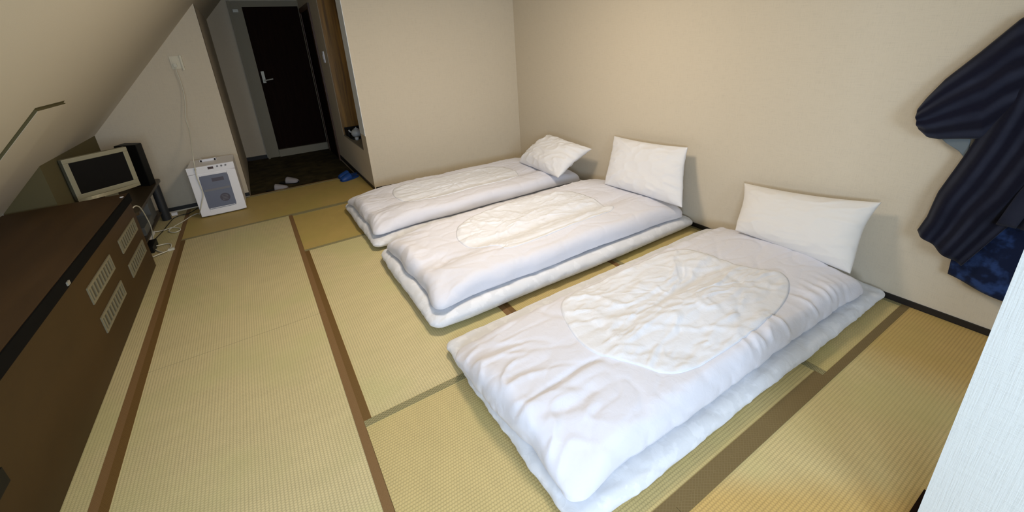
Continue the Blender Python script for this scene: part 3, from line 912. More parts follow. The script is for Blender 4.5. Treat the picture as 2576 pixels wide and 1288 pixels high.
make_duvet(C2, 0.110, 0.130, 0.070, 53, 'narrowly folded white duvet with oval window and rolled side, the middle one of three', relief2, ov2,
           creases=[([loc_of(*p, C2) for p in [(0.70, 2.20), (0.85, 2.28), (1.02, 2.20)]], 0.03, 0.016, 0.0),
                    ([loc_of(*p, C2) for p in [(0.95, 2.16), (1.3, 2.12), (1.8, 2.13), (2.2, 2.16)]], 0.018, 0.010, 0.006)],
           extra=dict(foot=0.017, right=0.0, rx=(0.9, 2.0), side=0.2, ff=5))
C1 = [(0.600, 3.165), (2.66, 3.12), (2.62, 4.02), (0.600, 4.09)]
ov1 = [loc_of(X, Y, C1) for X, Y in [(0.98, 3.86), (0.92, 3.66), (0.95, 3.48), (1.06, 3.38), (1.5, 3.34), (2.0, 3.34), (2.16, 3.50), (2.16, 3.75), (2.0, 3.86), (1.5, 3.88), (1.15, 3.90)]]
make_duvet(C1, 0.106, 0.125, 0.068, 67, 'folded white duvet with faint square fold marks, farthest, along the back wall', relief1, ov1,
           creases=[([loc_of(*p, C1) for p in [(1.55, 3.3), (1.5, 3.6), (1.52, 3.95)]], 0.012, 0.007, 0.0),
                    ([loc_of(*p, C1) for p in [(1.95, 3.3), (1.92, 3.6), (1.95, 3.95)]], 0.012, 0.007, 0.0),
                    ([loc_of(*p, C1) for p in [(0.9, 3.62), (1.5, 3.6), (2.2, 3.6)]], 0.012, 0.006, 0.0)],
           amp=0.45, extra=dict(foot=0.011, right=0.0, rx=(0.9, 2.0), side=0.2, ff=6))


def make_pillow(tl, tr, br, bl, T, seed, m, label, fold=None, bend=0.0, conc=0.05, toward=(-1, 0, 0), amp=1.0, cuff=None):
    tl, tr, br, bl = [np.array(p, float) for p in (tl, tr, br, bl)]
    n1, n2 = 84, 56
    u = np.linspace(-1, 1, n1); v = np.linspace(-1, 1, n2)
    u = np.sin(u * PI / 2) * 0.55 + u * 0.45; v = np.sin(v * PI / 2) * 0.55 + v * 0.45
    U, Vv = np.meshgrid(u, v, indexing='ij')
    nrm = np.cross(tr - bl, tl - br); nrm /= np.linalg.norm(nrm)
    if nrm @ np.array(toward) < 0: nrm = -nrm
    prof = ((1 - np.abs(U) ** 3.2) * (1 - np.abs(Vv) ** 3.2)).clip(0) ** 0.55
    kk = 0.35 + 0.65 * ss(-1, 0.6, Vv)                    # the loaded bottom edge stays straighter
    Uc = U * (1 - conc * kk * (1 - Vv ** 2)); Vc = Vv * (1 - conc * 1.3 * kk * (1 - U ** 2))
    a = (Uc + 1) / 2; b = (Vc + 1) / 2                    # a: left->right, b: bottom->top
    P = (1 - a)[..., None] * ((1 - b)[..., None] * bl + b[..., None] * tl) + a[..., None] * ((1 - b)[..., None] * br + b[..., None] * tr)
    if bend:
        P = P + nrm * (bend * (1 - Vv ** 2) * (1 - 0.3 * U ** 2))[..., None]
    sheets = []
    for s, w in ((1, 0.62), (-1, 0.38)):
        rad = 0.010 * amp * (crease(np.arctan2(Vv, U) * 2.4, np.hypot(U, Vv) * 1.3, seed + 1 + s, 2.0) - .25) * ss(0.35, 0.95, np.hypot(U, Vv)) \
            + 0.008 * amp * pn(U * 2.2, Vv * 2, seed + s) + 0.007 * amp * (crease(U * 2.3 + Vv, Vv * 3 - U, seed + 3, 3) - .2)
        edge = np.clip(prof * 2.5, 0, 1)
        Q = P + nrm * (s * T * w * prof + rad * edge * s)[..., None]
        if fold is not None:
            # corner flap folded forward across the pillow (fold = (u0, width, lift))
            k = ss(fold[0], fold[0] + fold[1], U * fold[3])
            Q = Q + nrm * (k * fold[2] * (0.5 + 0.5 * Vv))[..., None]
        sheets.append(Q)
    V = np.concatenate([sheets[0].reshape(-1, 3), sheets[1].reshape(-1, 3)])
    idx = np.arange(n1 * n2).reshape(n1, n2)
    b2 = idx + n1 * n2
    border = np.zeros((n1, n2), bool); border[0] = border[-1] = True; border[:, 0] = border[:, -1] = True
    b2 = np.where(border, idx, b2)
    F1 = np.stack([idx[:-1, :-1], idx[1:, :-1], idx[1:, 1:], idx[:-1, 1:]], -1).reshape(-1, 4)
    F2 = np.stack([b2[:-1, :-1], b2[:-1, 1:], b2[1:, 1:], b2[1:, :-1]], -1).reshape(-1, 4)
    me = np_mesh('pillow', V, np.concatenate([F1, F2]))
    bmx = bmesh.new(); bmx.from_mesh(me)
    bmesh.ops.delete(bmx, geom=[x for x in bmx.verts if not x.link_faces], context='VERTS')
    bmesh.ops.recalc_face_normals(bmx, faces=bmx.faces); bmx.to_mesh(me); bmx.free()
    me.polygons.foreach_set('use_smooth', [True] * len(me.polygons))
    o = link('pillow', me, m)
    o['group'] = 'pillows propped against the pillow wall'
    tag(o, label, 'pillow', 'pillows at the heads of the futons')
    # move the origin to the pillow's base
    c = Vector(np.mean([br, bl], 0).tolist())
    me.transform(Matrix.Translation(-c)); o.location = c
    return o


make_pillow((2.725, 1.485, 0.485), (2.725, 0.745, 0.565), (2.57, 0.755, 0.180), (2.54, 1.400, 0.215), 0.125, 71, M['pillow_cream'],
            'wide cream-white pillow leaning on the wall behind the nearest duvet', conc=0.075, amp=0.5, bend=0.01)
make_pillow((2.715, 2.70, 0.625), (2.715, 1.935, 0.655), (2.54, 1.815, 0.248), (2.53, 2.62, 0.228), 0.12, 83, M['pillow'],
            'white pillow standing upright against the wall on the middle futon', conc=0.05, amp=0.8)
make_pillow((2.64, 3.575, 0.515), (2.66, 2.93, 0.47), (2.30, 3.00, 0.245), (2.36, 3.78, 0.225), 0.17, 97, M['pillow'],
            'white pillow lying tilted on the farthest futon, one corner peaked upward', conc=0.05, amp=1.2, bend=0.02)

# ------------------------------------------------------------------ long low cabinet on the left
cab = thing('storage_cabinet', 'long low dark brown cabinet with cream vent grilles along the left wall', 'cabinet', (-1.26, 1.9, 0))
CX, CY0, CY1 = -0.925, -0.35, 4.0
bm = bmesh.new(); box(bm, -1.56, CX, CY0, CY1, 0.0, 0.535)
pobj('body', bm, M['cab'], cab, bev=0.003)
bm = bmesh.new(); box(bm, -1.58, CX - 0.002, CY0, CY1 + 0.03, 0.553, 0.60)
top = pobj('top', bm, M['cab_top'], cab, bev=0.003)
bm = bmesh.new(); box(bm, CX - 0.002, CX + 0.006, CY0, CY1 + 0.03, 0.538, 0.598)
eb = pobj('edge_band', bm, M['black_matte'], None, bev=0.003); eb.parent = cab; eb.matrix_parent_inverse = Matrix.Translation(-cab.location)
bm = bmesh.new(); box(bm, -1.56, CX - 0.02, CY0, CY1, 0.535, 0.553)
pobj('shadow_gap', bm, M['black_matte'], cab)
for (y0, y1) in ((2.73, 3.19), (3.42, 3.90)):
    for (z0, z1) in ((0.170, 0.265), (0.348, 0.443)):
        bm = bmesh.new()
        w = 0.014
        box(bm, CX, CX + 0.006, y0, y1, z0, z0 + w); box(bm, CX, CX + 0.006, y0, y1, z1 - w, z1)
        box(bm, CX, CX + 0.006, y0, y0 + w, z0 + w, z1 - w); box(bm, CX, CX + 0.006, y1 - w, y1, z0 + w, z1 - w)
        vg = pobj('vent_grille', bm, M['vent'], cab)
        bm = bmesh.new(); box(bm, CX, CX + 0.0012, y0 + w, y1 - w, z0 + w, z1 - w)
        x = pobj('mesh_backing', bm, M['vent_back']); x.parent = vg
        x.matrix_parent_inverse = Matrix.Identity(4)
        n = 9
        slat_me = None
        for k in range(n):
            yc = y0 + w + (y1 - y0 - 2 * w) * (k + 0.5) / n
            if slat_me is None:
                bm = bmesh.new(); box(bm, -0.0015, 0.0035, -0.008, 0.008, -(z1 - z0) / 2 + w, (z1 - z0) / 2 - w)
                slat_me = bpy.data.meshes.new('slat'); bm.to_mesh(slat_me); bm.free(); slat_me.materials.append(M['vent'])
            s_ = bpy.data.objects.new('slat', slat_me); COL.objects.link(s_); s_.parent = vg
            s_.location = (CX + 0.002, yc, (z0 + z1) / 2)
bm = bmesh.new(); box(bm, CX + 0.001, CX + 0.012, 2.555, 2.585, 0.548, 0.566)
pobj('catch', bm, M['steel'], cab, bev=0.002)
bm = bmesh.new(); box(bm, CX, CX + 0.004, 1.50, 1.675, 0.285, 0.345)
pobj('finger_pull', bm, M['black'], cab, bev=0.0015)
for y in (0.2, 2.2):
    pass

# screw cap on the cabinet's far corner
bm = bmesh.new(); cyl(bm, (-0.945, 3.93, 0.60), (-0.945, 3.93, 0.604), 0.011, n=14)
pobj('screw_cap', bm, M['white_plastic'], cab)

# ------------------------------------------------------------------ TV stand with things on and under it
st = thing('television_stand', 'low dark television stand with tube leg and rounded corners beyond the cabinet', 'stand', (-1.13, 4.8, 0))
bm = bmesh.new()
poly = []
x0, x1, y0, y1, rr = -1.325, -0.945, 4.16, 5.34, 0.05
for cx, cy, a0 in ((x1 - rr, y1 - rr, 0), (x0 + rr, y1 - rr, 90), (x0 + rr, y0 + rr, 180), (x1 - rr, y0 + rr, 270)):
    for k in range(7):
        a = math.radians(a0 + k * 15); poly.append((cx + rr * math.cos(a), cy + rr * math.sin(a)))
prism(bm, poly, 2, 0.375, 0.40)
pobj('tabletop', bm, M['stand'], st, bev=0.003)
for (x, y) in ((-0.985, 5.20), (-1.28, 5.20), (-1.28, 4.28), (-1.12, 4.28)):
    bm = bmesh.new(); cyl(bm, (x, y, 0.0), (x, y, 0.376), 0.038, n=24)
    pobj('leg', bm, M['leg_metal'], st, smooth=False)
bm = bmesh.new(); box(bm, -1.30, -1.00, 4.20, 5.25, 0.085, 0.10)
pobj('shelf', bm, M['stand'], st, bev=0.002)

tv = thing('television', 'small flat television with champagne frame, angled on the dark stand', 'television', (-1.15, 4.52, 0.40))
A = Vector((-1.299, 4.37, 0)); B = Vector((-0.961, 4.62, 0)); ux = (B - A).normalized(); un = Vector((ux.y, -ux.x, 0))   # un faces the room
def tvp(s, d, z): p = A + ux * s + un * d; return (p.x, p.y, z)
W_ = 0.421; Z0, Z1 = 0.530, 0.856
def tvbox(bm, s0, s1, d0, d1, z0, z1):
    vs = [bm.verts.new(tvp(*p)) for p in ((s0, d0, z0), (s1, d0, z0), (s1, d1, z0), (s0, d1, z0), (s0, d0, z1), (s1, d0, z1), (s1, d1, z1), (s0, d1, z1))]
    for f in ((0, 3, 2, 1), (4, 5, 6, 7), (0, 1, 5, 4), (1, 2, 6, 5), (2, 3, 7, 6), (3, 0, 4, 7)):
        bm.faces.new([vs[i] for i in f])
    bmesh.ops.recalc_face_normals(bm, faces=bm.faces)
bm = bmesh.new()
fw = 0.034
tvbox(bm, 0, W_, -0.05, 0.0, Z0, Z0 + 0.045); tvbox(bm, 0, W_, -0.05, 0.0, Z1 - fw, Z1)
tvbox(bm, 0, fw, -0.05, 0.0, Z0 + .045, Z1 - fw); tvbox(bm, W_ - fw, W_, -0.05, 0.0, Z0 + .045, Z1 - fw)
pobj('frame', bm, M['tv_frame'], tv, bev=0.003)
bm = bmesh.new(); tvbox(bm, fw, W_ - fw, -0.045, -0.006, Z0 + .045, Z1 - fw)
pobj('screen', bm, M['screen'], tv)
bm = bmesh.new(); tvbox(bm, 0.05, W_ - 0.05, -0.10, -0.05, Z0 + .05, Z1 - .05)
pobj('back_housing', bm, M['black'], tv, bev=0.01)
bm = bmesh.new()
for i in range(24):
    pass
# curved speaker lip along the lower edge
prof = [(math.sin(i / 16 * PI) * 0.035, i / 16) for i in range(17)]
vs0 = [bm.verts.new(tvp(t * W_, d, Z0 - 0.012)) for d, t in prof]; vs1 = [bm.verts.new(tvp(t * W_, d * 0.6, Z0 + 0.012)) for d, t in prof]
vb0 = bm.verts.new(tvp(W_ / 2, -0.03, Z0 - 0.012)); vb1 = bm.verts.new(tvp(W_ / 2, -0.03, Z0 + 0.012))
for i in range(16):
    bm.faces.new((vs0[i], vs0[i + 1], vs1[i + 1], vs1[i])); bm.faces.new((vb0, vs0[i + 1], vs0[i])); bm.faces.new((vb1, vs1[i], vs1[i + 1]))
bmesh.ops.recalc_face_normals(bm, faces=bm.faces)
pobj('speaker_lip', bm, M['tv_frame'], tv)
bm = bmesh.new(); tvbox(bm, 0.13, 0.30, -0.085, 0.01, 0.40, 0.412); tvbox(bm, 0.17, 0.26, -0.045, -0.02, 0.41, 0.56)
pobj('foot', bm, M['tv_frame'], tv)

bm = bmesh.new()
vsb = []
prism(bm, [(-1.16, 5.16), (-0.985, 5.055), (-0.955, 5.15), (-1.10, 5.29)], 2, 0.40, 0.80)
bx_ = pobj('upright_case', bm, M['black'], bev=0.008)
tag(bx_, 'tall black upright case standing behind the television', 'case')

bm = bmesh.new(); box(bm, -1.20, -1.02, 4.50, 4.88, 0.101, 0.17)
mp_ = pobj('media_player', bm, M['grey_metal'], bev=0.004); tag(mp_, 'flat grey player box on the shelf under the television stand top', 'player')
bm = bmesh.new(); box(bm, -1.19, -0.97, 4.30, 4.50, 0.001, 0.055)
mb = pobj('modem_box', bm, M['black'], bev=0.006)
tag(mb, 'small black modem box on the floor behind the cabinet end', 'modem')
bm = bmesh.new(); box(bm, -1.16, -1.03, 4.92, 5.12, 0.101, 0.33)
pb = pobj('safe_box', bm, M['grey_metal'], bev=0.006)
tag(pb, 'pale grey box standing on the stand shelf beside the tube leg', 'box')

# power strip and adapters
ps = thing('power_strip', 'white power strip on the tatami at the cabinet far end', 'power strip', (-1.05, 4.70, 0))
bm = bmesh.new(); box(bm, -1.085, -1.035, 4.58, 4.83, 0.001, 0.028)
pobj('body', bm, M['white_plastic'], ps, bev=0.005)
for k in range(3):
    bm = bmesh.new(); cyl(bm, (-1.06, 4.63 + k * 0.07, 0.028), (-1.06, 4.63 + k * 0.07, 0.0292), 0.016, n=16)
    pobj('socket', bm, M['grey_lines'], ps)
bm = bmesh.new(); box(bm, -0.955, -0.905, 5.285, 5.33, 0.001, 0.03)
ad = pobj('power_adapter', bm, M['white_plastic'], bev=0.006); tag(ad, 'small white power adapter on the floor beside the stand leg', 'adapter')

# ------------------------------------------------------------------ portable cooler box (white, windowed door)
FX0, FX1, FY0, FY1, FZ = -0.675, -0.283, 4.972, 5.40, 0.518
fr = thing('mini_cooler', 'white mini fridge with smoked window door standing against the beige wall', 'fridge', ((FX0 + FX1) / 2, 5.2, 0))
bm = bmesh.new(); box(bm, FX0 + .004, FX1 - .004, FY0 + 0.05, FY1, 0.012, FZ - 0.008)
pobj('body', bm, M['white_plastic'], fr, bev=0.012, seg=3)
bm = bmesh.new(); box(bm, FX0, FX1, FY0 + 0.002, FY0 + 0.052, 0.452, FZ)
cp = pobj('control_strip', bm, M['white_plastic'], fr, bev=0.008, seg=3)
# door with window opening
bm = bmesh.new()
DX0, DX1, DZ0, DZ1 = -0.592, -0.362, 0.078, 0.418
def dbox(*a): box(bm, *a)
dbox(FX0, DX0, FY0, FY0 + 0.048, 0.014, 0.448); dbox(DX1, FX1, FY0, FY0 + 0.048, 0.014, 0.448)
dbox(DX0, DX1, FY0, FY0 + 0.048, 0.014, DZ0); dbox(DX0, DX1, FY0, FY0 + 0.048, DZ1, 0.448)
bmesh.ops.remove_doubles(bm, verts=bm.verts, dist=1e-5)
door = pobj('door', bm, M['white_plastic'], fr, bev=0.006, seg=2)
bm = bmesh.new()
rr = 0.02; poly = []
for cx, cz, a0 in ((DX1 - rr, DZ1 - rr, 0), (DX0 + rr, DZ1 - rr, 90), (DX0 + rr, DZ0 + rr, 180), (DX1 - rr, DZ0 + rr, 270)):
    for k in range(7):
        a = math.radians(a0 + k * 15); poly.append((cx + (rr + .004) * math.cos(a), cz + (rr + .004) * math.sin(a)))
prism(bm, poly, 1, FY0 - 0.003, FY0 + 0.004)
w = pobj('window', bm, M['cooler_glass'], None, bev=0.001, seg=1); w.parent = fr; w.matrix_parent_inverse = Matrix.Translation(-fr.location)
# fan grille and inner fittings seen through the window
bm = bmesh.new()
cyl(bm, (-0.435, FY0 - 0.0035, 0.175), (-0.435, FY0 - 0.0028, 0.175), 0.043, n=28)
fg = pobj('fan_grille', bm, M['cooler_in'], fr)
bm = bmesh.new()
for k in range(4):
    box(bm, -0.46, -0.41, FY0 - 0.0046, FY0 - 0.0034, 0.150 + k * 0.015, 0.154 + k * 0.015)
x = pobj('fan_louvre', bm, M['grey_lines'], fr)
bm = bmesh.new(); box(bm, -0.50, -0.40, FY0 - 0.0036, FY0 - 0.0028, 0.352, 0.388)
pobj('inner_unit', bm, M['cooler_in'], fr, bev=0.0)
bm = bmesh.new(); box(bm, -0.585, -0.37, FY0 - 0.0034, FY0 - 0.0028, 0.262, 0.284)
pobj('inner_shelf', bm, M['grey_lines'], fr)
bm = bmesh.new(); box(bm, -0.585, -0.37, FY0 - 0.0045, FY0 - 0.0028, 0.080, 0.086)
pobj('door_lip', bm, M['white_plastic'], fr)
bm = bmesh.new(); box(bm, -0.503, -0.457, FY0 - 0.0005, FY0 + 0.006, 0.480, 0.503)
pobj('display', bm, M['display'], fr, bev=0.001, seg=1)
for x_ in (-0.423, -0.388, -0.353, -0.603):
    bm = bmesh.new(); cyl(bm, (x_, FY0 + 0.004, 0.497), (x_, FY0 - 0.004, 0.497), 0.0085, n=16)
    pobj('button', bm, M['grey_lines'] if x_ > -0.6 else M['steel'], fr)
bm = bmesh.new(); box(bm, -0.575, -0.44, 5.25, 5.275, FZ - 0.008, FZ + 0.014); box(bm, -0.58, -0.56, 5.25, 5.33, FZ - .008, FZ + .010); box(bm, -0.455, -0.435, 5.25, 5.33, FZ - .008, FZ + .010)
pobj('carry_handle', bm, M['white_plastic'], fr, bev=0.003)
bm = bmesh.new(); box(bm, FX0 - 0.001, FX0 + 0.006, 5.05, 5.13, 0.17, 0.30)
pobj('side_vent', bm, M['black'], fr)
for (x, y) in ((-0.64, 5.02), (-0.32, 5.02), (-0.64, 5.36), (-0.32, 5.36)):
    bm = bmesh.new(); cyl(bm, (x, y, 0.0005), (x, y, 0.013), 0.014, n=14)
    pobj('foot', bm, M['grey_lines'], fr)

# wall outlet and cords
ol = thing('wall_outlet', 'cream double power outlet high on the beige wall', 'outlet', (-0.52, 5.48, 1.485))
bm = bmesh.new(); box(bm, -0.575, -0.475, 5.470, 5.48, 1.425, 1.545)
pobj('plate', bm, M['outlet'], ol, bev=0.003)
bm = bmesh.new(); box(bm, -0.560, -0.490, 5.466, 5.471, 1.44, 1.53)
pobj('socket', bm, M['outlet'], ol, bev=0.002)
bm = bmesh.new(); box(bm, -0.490, -0.475, 5.45, 5.47, 1.41, 1.55)
pobj('side_cover', bm, M['outlet'], ol, bev=0.002)
cord = thing('fridge_cord', 'cream power cord hanging from the outlet down in front of the white fridge', 'cord', (-0.60, 5.44, 0))
bm = bmesh.new(); box(bm, -0.556, -0.528, 5.44, 5.467, 1.445, 1.475)
pobj('plug', bm, M['cable'], cord, bev=0.004)
tube('cable', [(-0.542, 5.445, 1.45), (-0.548, 5.44, 1.40), (-0.543, 5.44, 1.32), (-0.545, 5.43, 1.20), (-0.558, 5.40, 1.09), (-0.590, 5.38, 0.95), (-0.585, 5.30, 0.83), (-0.585, 5.05, 0.68), (-0.588, 4.955, 0.60), (-0.596, 4.950, 0.53), (-0.608, 4.955, 0.43), (-0.603, 4.958, 0.33), (-0.603, 4.955, 0.25), (-0.635, 4.95, 0.17), (-0.665, 4.96, 0.10), (-0.695, 5.05, 0.03), (-0.725, 5.16, 0.008), (-0.774, 5.117, 0.008), (-0.829, 5.002, 0.008), (-0.890, 4.90, 0.008), (-0.925, 4.815, 0.008), (-0.915, 4.755, 0.008), (-0.871, 4.705, 0.008), (-0.835, 4.73, 0.008), (-0.846, 4.80, 0.008), (-0.905, 4.85, 0.014), (-0.97, 4.845, 0.008), (-1.03, 4.84, 0.012), (-1.06, 4.83, 0.03)], 0.0046, M['cable'], cord)
c2 = thing('extension_cord', 'cream cord looping from the cabinet back down onto the tatami', 'cord', (-0.95, 4.4, 0))
tube('cable', [(-0.945, 4.05, 0.47), (-0.93, 4.10, 0.475), (-0.93, 4.20, 0.43), (-0.945, 4.33, 0.32), (-0.965, 4.45, 0.18), (-0.995, 4.52, 0.06), (-1.0, 4.46, 0.010), (-0.96, 4.33, 0.008), (-0.905, 4.24, 0.008), (-0.87, 4.26, 0.008), (-0.862, 4.36, 0.008), (-0.883, 4.424, 0.008), (-0.931, 4.436, 0.010), (-1.003, 4.39, 0.018), (-1.02, 4.30, 0.008), (-0.985, 4.19, 0.008), (-0.93, 4.20, 0.012), (-0.865, 4.255, 0.008)], 0.0046, M['cable'], c2)
bm = bmesh.new(); box(bm, -0.873, -0.83, 4.25, 4.278, 0.001, 0.019)
pobj('connector', bm, M['cable'], c2, bev=0.004)
bc = tube('antenna_cord', [(-1.02, 4.60, 0.006), (-0.98, 4.80, 0.006), (-0.955, 5.0, 0.006), (-0.93, 5.17, 0.006), (-0.88, 5.23, 0.006), (-0.80, 5.25, 0.006), (-0.73, 5.38, 0.006), (-0.66, 5.44, 0.006)], 0.004, M['black_cable'])
tag(bc, 'thin black cord on the tatami between the stand and the white fridge', 'cord')

# ------------------------------------------------------------------ slippers
def slipper(name, cx, cy, z0, ang, L, W, m, inner, label, group, upper_len=0.5):
    o = thing(name, label, 'slipper', (cx, cy, z0), group)
    n = 40
    outline = []
    for i in range(n):
        a = 2 * PI * i / n
        x = math.cos(a); y = math.sin(a)
        wdt = W / 2 * (0.92 + 0.12 * x)
        outline.append((L / 2 * math.copysign(abs(x) ** 0.8, x), wdt * math.copysign(abs(y) ** 0.8, y)))
    ca, sa = math.cos(ang), math.sin(ang)
    def T(x, y, z): return (cx + x * ca - y * sa, cy + x * sa + y * ca, z0 + z)
    bm = bmesh.new()
    A_ = [bm.verts.new(T(x, y, 0.001)) for x, y in outline]; B_ = [bm.verts.new(T(x, y, 0.016)) for x, y in outline]
    bm.faces.new(A_[::-1]); bm.faces.new(B_)
    for i in range(n): bm.faces.new((A_[i], A_[(i + 1) % n], B_[(i + 1) % n], B_[i]))
    pobj('sole', bm, inner, o, bev=0.003)
    bm = bmesh.new()
    rows = 12; cols = 16; grid = []
    for i in range(rows + 1):
        x = L / 2 * (1 - upper_len * 2 * i / rows) * 0.99
        xx = min(0.999, abs(x) / (L / 2)); ww = W / 2 * (0.92 + 0.12 * x / (L / 2)) * (1 - xx ** 2.5) ** 0.4
        hgt = 0.018 + 0.048 * (i / rows) ** 0.6
        row = []
        for j in range(cols + 1):
            b_ = PI * j / cols
            row.append(bm.verts.new(T(x, ww * math.cos(b_) * 1.02, 0.012 + hgt * math.sin(b_) ** 0.8)))
        grid.append(row)
    for i in range(rows):
        for j in range(cols):
            bm.faces.new((grid[i][j], grid[i][j + 1], grid[i + 1][j + 1], grid[i + 1][j]))
    up = pobj('upper', bm, m, o, smooth=True)
    sd = up.modifiers.new('thick', 'SOLIDIFY'); sd.thickness = 0.005; sd.offset = -1
    return o


slipper('slipper', 0.83, 5.290, 0.0, math.radians(205), 0.25, 0.105, M['blue'], M['blue'], 'bright blue slipper at the tatami edge, nearer of the pair', 'blue slippers')
slipper('slipper', 0.835, 5.425, 0.0, math.radians(200), 0.25, 0.105, M['blue'], M['blue'], 'bright blue slipper at the tatami edge, farther of the pair', 'blue slippers')
slipper('slipper', 0.035, 5.66, EZ, math.radians(-20), 0.25, 0.10, M['slip_grey'], M['black'], 'pale grey slipper on the entrance floor, left one, partly behind the step', 'grey slippers', 0.55)
slipper('slipper', 0.185, 5.90, EZ, math.radians(-35), 0.26, 0.105, M['slip_grey'], M['black'], 'pale grey slipper on the entrance floor, right one, in full view', 'grey slippers', 0.55)

# ------------------------------------------------------------------ niche things
tr_ = thing('tea_tray', 'black tray with high rim on the niche shelf', 'tray', (1.18, 5.72, NZ0))
bm = bmesh.new(); box(bm, 0.985, 1.36, 5.50, 5.93, NZ0 + .0005, NZ0 + 0.012)
pobj('base', bm, M['black'], tr_, bev=0.002)
bm = bmesh.new()
box(bm, 0.985, 1.36, 5.915, 5.93, NZ0 + .012, NZ0 + .10); box(bm, 1.345, 1.36, 5.50, 5.915, NZ0 + .012, NZ0 + .10)
box(bm, 0.985, 0.998, 5.70, 5.915, NZ0 + .012, NZ0 + .085)
pobj('rim', bm, M['black'], tr_, bev=0.002)
tp = thing('teapot', 'round white teapot on the black tray in the niche', 'teapot', (1.07, 5.60, NZ0 + 0.012))
bm = bmesh.new(); lathe(bm, [(0.03, 0.0), (0.052, 0.01), (0.068, 0.04), (0.066, 0.07), (0.045, 0.095), (0.03, 0.10)], (1.07, 5.60, NZ0 + .0125))
pobj('body', bm, M['teapot'], tp, smooth=True)
bm = bmesh.new(); lathe(bm, [(0.032, 0.10), (0.028, 0.108), (0.010, 0.113), (0.010, 0.122), (0.004, 0.128)], (1.07, 5.60, NZ0 + .0125))
pobj('lid', bm, M['teapot'], tp, smooth=True)
tube('spout', [(1.03, 5.64, NZ0 + 0.06), (1.005, 5.665, NZ0 + 0.08), (0.995, 5.68, NZ0 + 0.10)], 0.010, M['teapot'], tp)
bm = bmesh.new(); lathe(bm, [(0.014, 0.0), (0.022, 0.012), (0.026, 0.04), (0.024, 0.04), (0.019, 0.014), (0.010, 0.005)], (1.03, 5.44, NZ0 + .0005), 24)
cpp = pobj('tea_cup', bm, M['teapot'], smooth=True); tag(cpp, 'small white cup on the niche shelf in front of the tray', 'cup')

# ------------------------------------------------------------------ robe on the pillow wall
robe = thing('hanging_robe', 'dark navy striped jacket hanging on the beige wall at the right', 'robe', (2.74, 0.15, 1.6))


def cloth_sheet(name, left, right, m, parent, x_of, uvw, n1=40, n2=60, thick=0.006):
    """sheet between two polylines (lists of (Y,Z)) -> mesh with depth x_of(a,b,Y,Z)"""
    def resample(pl, n):
        pl = np.array(pl, float); d = np.r_[0, np.cumsum(np.hypot(*np.diff(pl, axis=0).T))]
        t = np.linspace(0, d[-1], n); return np.column_stack([np.interp(t, d, pl[:, 0]), np.interp(t, d, pl[:, 1])])
    Lp, Rp = resample(left, n2), resample(right, n2)
    a = np.linspace(0, 1, n1)
    Y = Lp[None, :, 0] * (1 - a[:, None]) + Rp[None, :, 0] * a[:, None]
    Z = Lp[None, :, 1] * (1 - a[:, None]) + Rp[None, :, 1] * a[:, None]
    Bv = np.linspace(0, 1, n2)[None, :] * np.ones_like(Y); Av = a[:, None] * np.ones_like(Y)
    X = x_of(Av, Bv, Y, Z)
    V = np.column_stack([X.ravel(), Y.ravel(), Z.ravel()])
    idx = np.arange(n1 * n2).reshape(n1, n2)
    F = np.stack([idx[:-1, :-1], idx[1:, :-1], idx[1:, 1:], idx[:-1, 1:]], -1).reshape(-1, 4)
    me = np_mesh(name, V, F)
    uvl = me.uv_layers.new(name='uv')
    u = uvw(Av, Bv, Y, Z)
    uu = np.column_stack([u.ravel(), Bv.ravel()])
    li = np.empty(len(me.loops), np.int32); me.loops.foreach_get('vertex_index', li)
    uvl.data.foreach_set('uv', uu[li].astype(np.float32).ravel())
    o = link(name, me, m, parent)
    sd = o.modifiers.new('thick', 'SOLIDIFY'); sd.thickness = thick; sd.offset = 0
    return o


# under robe (navy tie-dye hem)
cloth_sheet('under_robe', [(0.33, 1.20), (0.42, 0.70), (0.437, 0.40), (0.430, 0.272)], [(-0.14, 1.20), (-0.16, 0.70), (-0.18, 0.30), (-0.19, 0.130)],
            M['yukata'], robe, lambda a, b, Y, Z: 2.748 + 0.010 * np.sin(a * 16 + Z * 4) * (0.3 + b) - 0.012 * b, lambda a, b, Y, Z: a)
# jacket back half
cloth_sheet('back_panel', [(0.40, 1.42), (0.47, 1.0), (0.50, 0.87), (0.535, 0.65), (0.572, 0.50)], [(-0.02, 1.46), (-0.08, 1.0), (-0.10, 0.87), (-0.16, 0.6), (-0.2, 0.45)],
            M['robe'], robe, lambda a, b, Y, Z: 2.765 + 0.006 * np.sin(a * 20), lambda a, b, Y, Z: a * 0.62)
# jacket front, left half down to the pointed hem
cloth_sheet('front_panel', [(0.42, 1.475), (0.45, 1.10), (0.492, 0.90), (0.545, 0.68), (0.556, 0.55), (0.577, 0.463)],
            [(0.13, 1.50), (0.16, 1.15), (0.19, 0.90), (0.24, 0.70), (0.30, 0.58), (0.388, 0.355)], M['robe'], robe,
            lambda a, b, Y, Z: 2.708 + 0.011 * np.sin(a * 13 + 1.2 + b * 1.5) * (0.25 + b) + 0.03 * np.sin(a * PI) * (-0.6) - 0.01 * b + 0.006 * np.sin(b * 13 + a * 5) + 0.05 * (1 - ss(0, .18, a)) * ss(0.15, 0.3, b) * 0.4,
            lambda a, b, Y, Z: a * 0.36)
# jacket front, right half overlapping
cloth_sheet('front_overlap', [(0.18, 1.50), (0.20, 1.15), (0.235, 0.90), (0.275, 0.75), (0.305, 0.60)],
            [(-0.18, 1.46), (-0.2, 1.0), (-0.22, 0.80), (-0.24, 0.70), (-0.26, 0.60)], M['robe'], robe,
            lambda a, b, Y, Z: 2.690 + 0.014 * np.sin(a * 17 + b * 2) * (0.25 + b) - 0.01 * np.sin(a * PI), lambda a, b, Y, Z: a * 0.40 + 0.1)
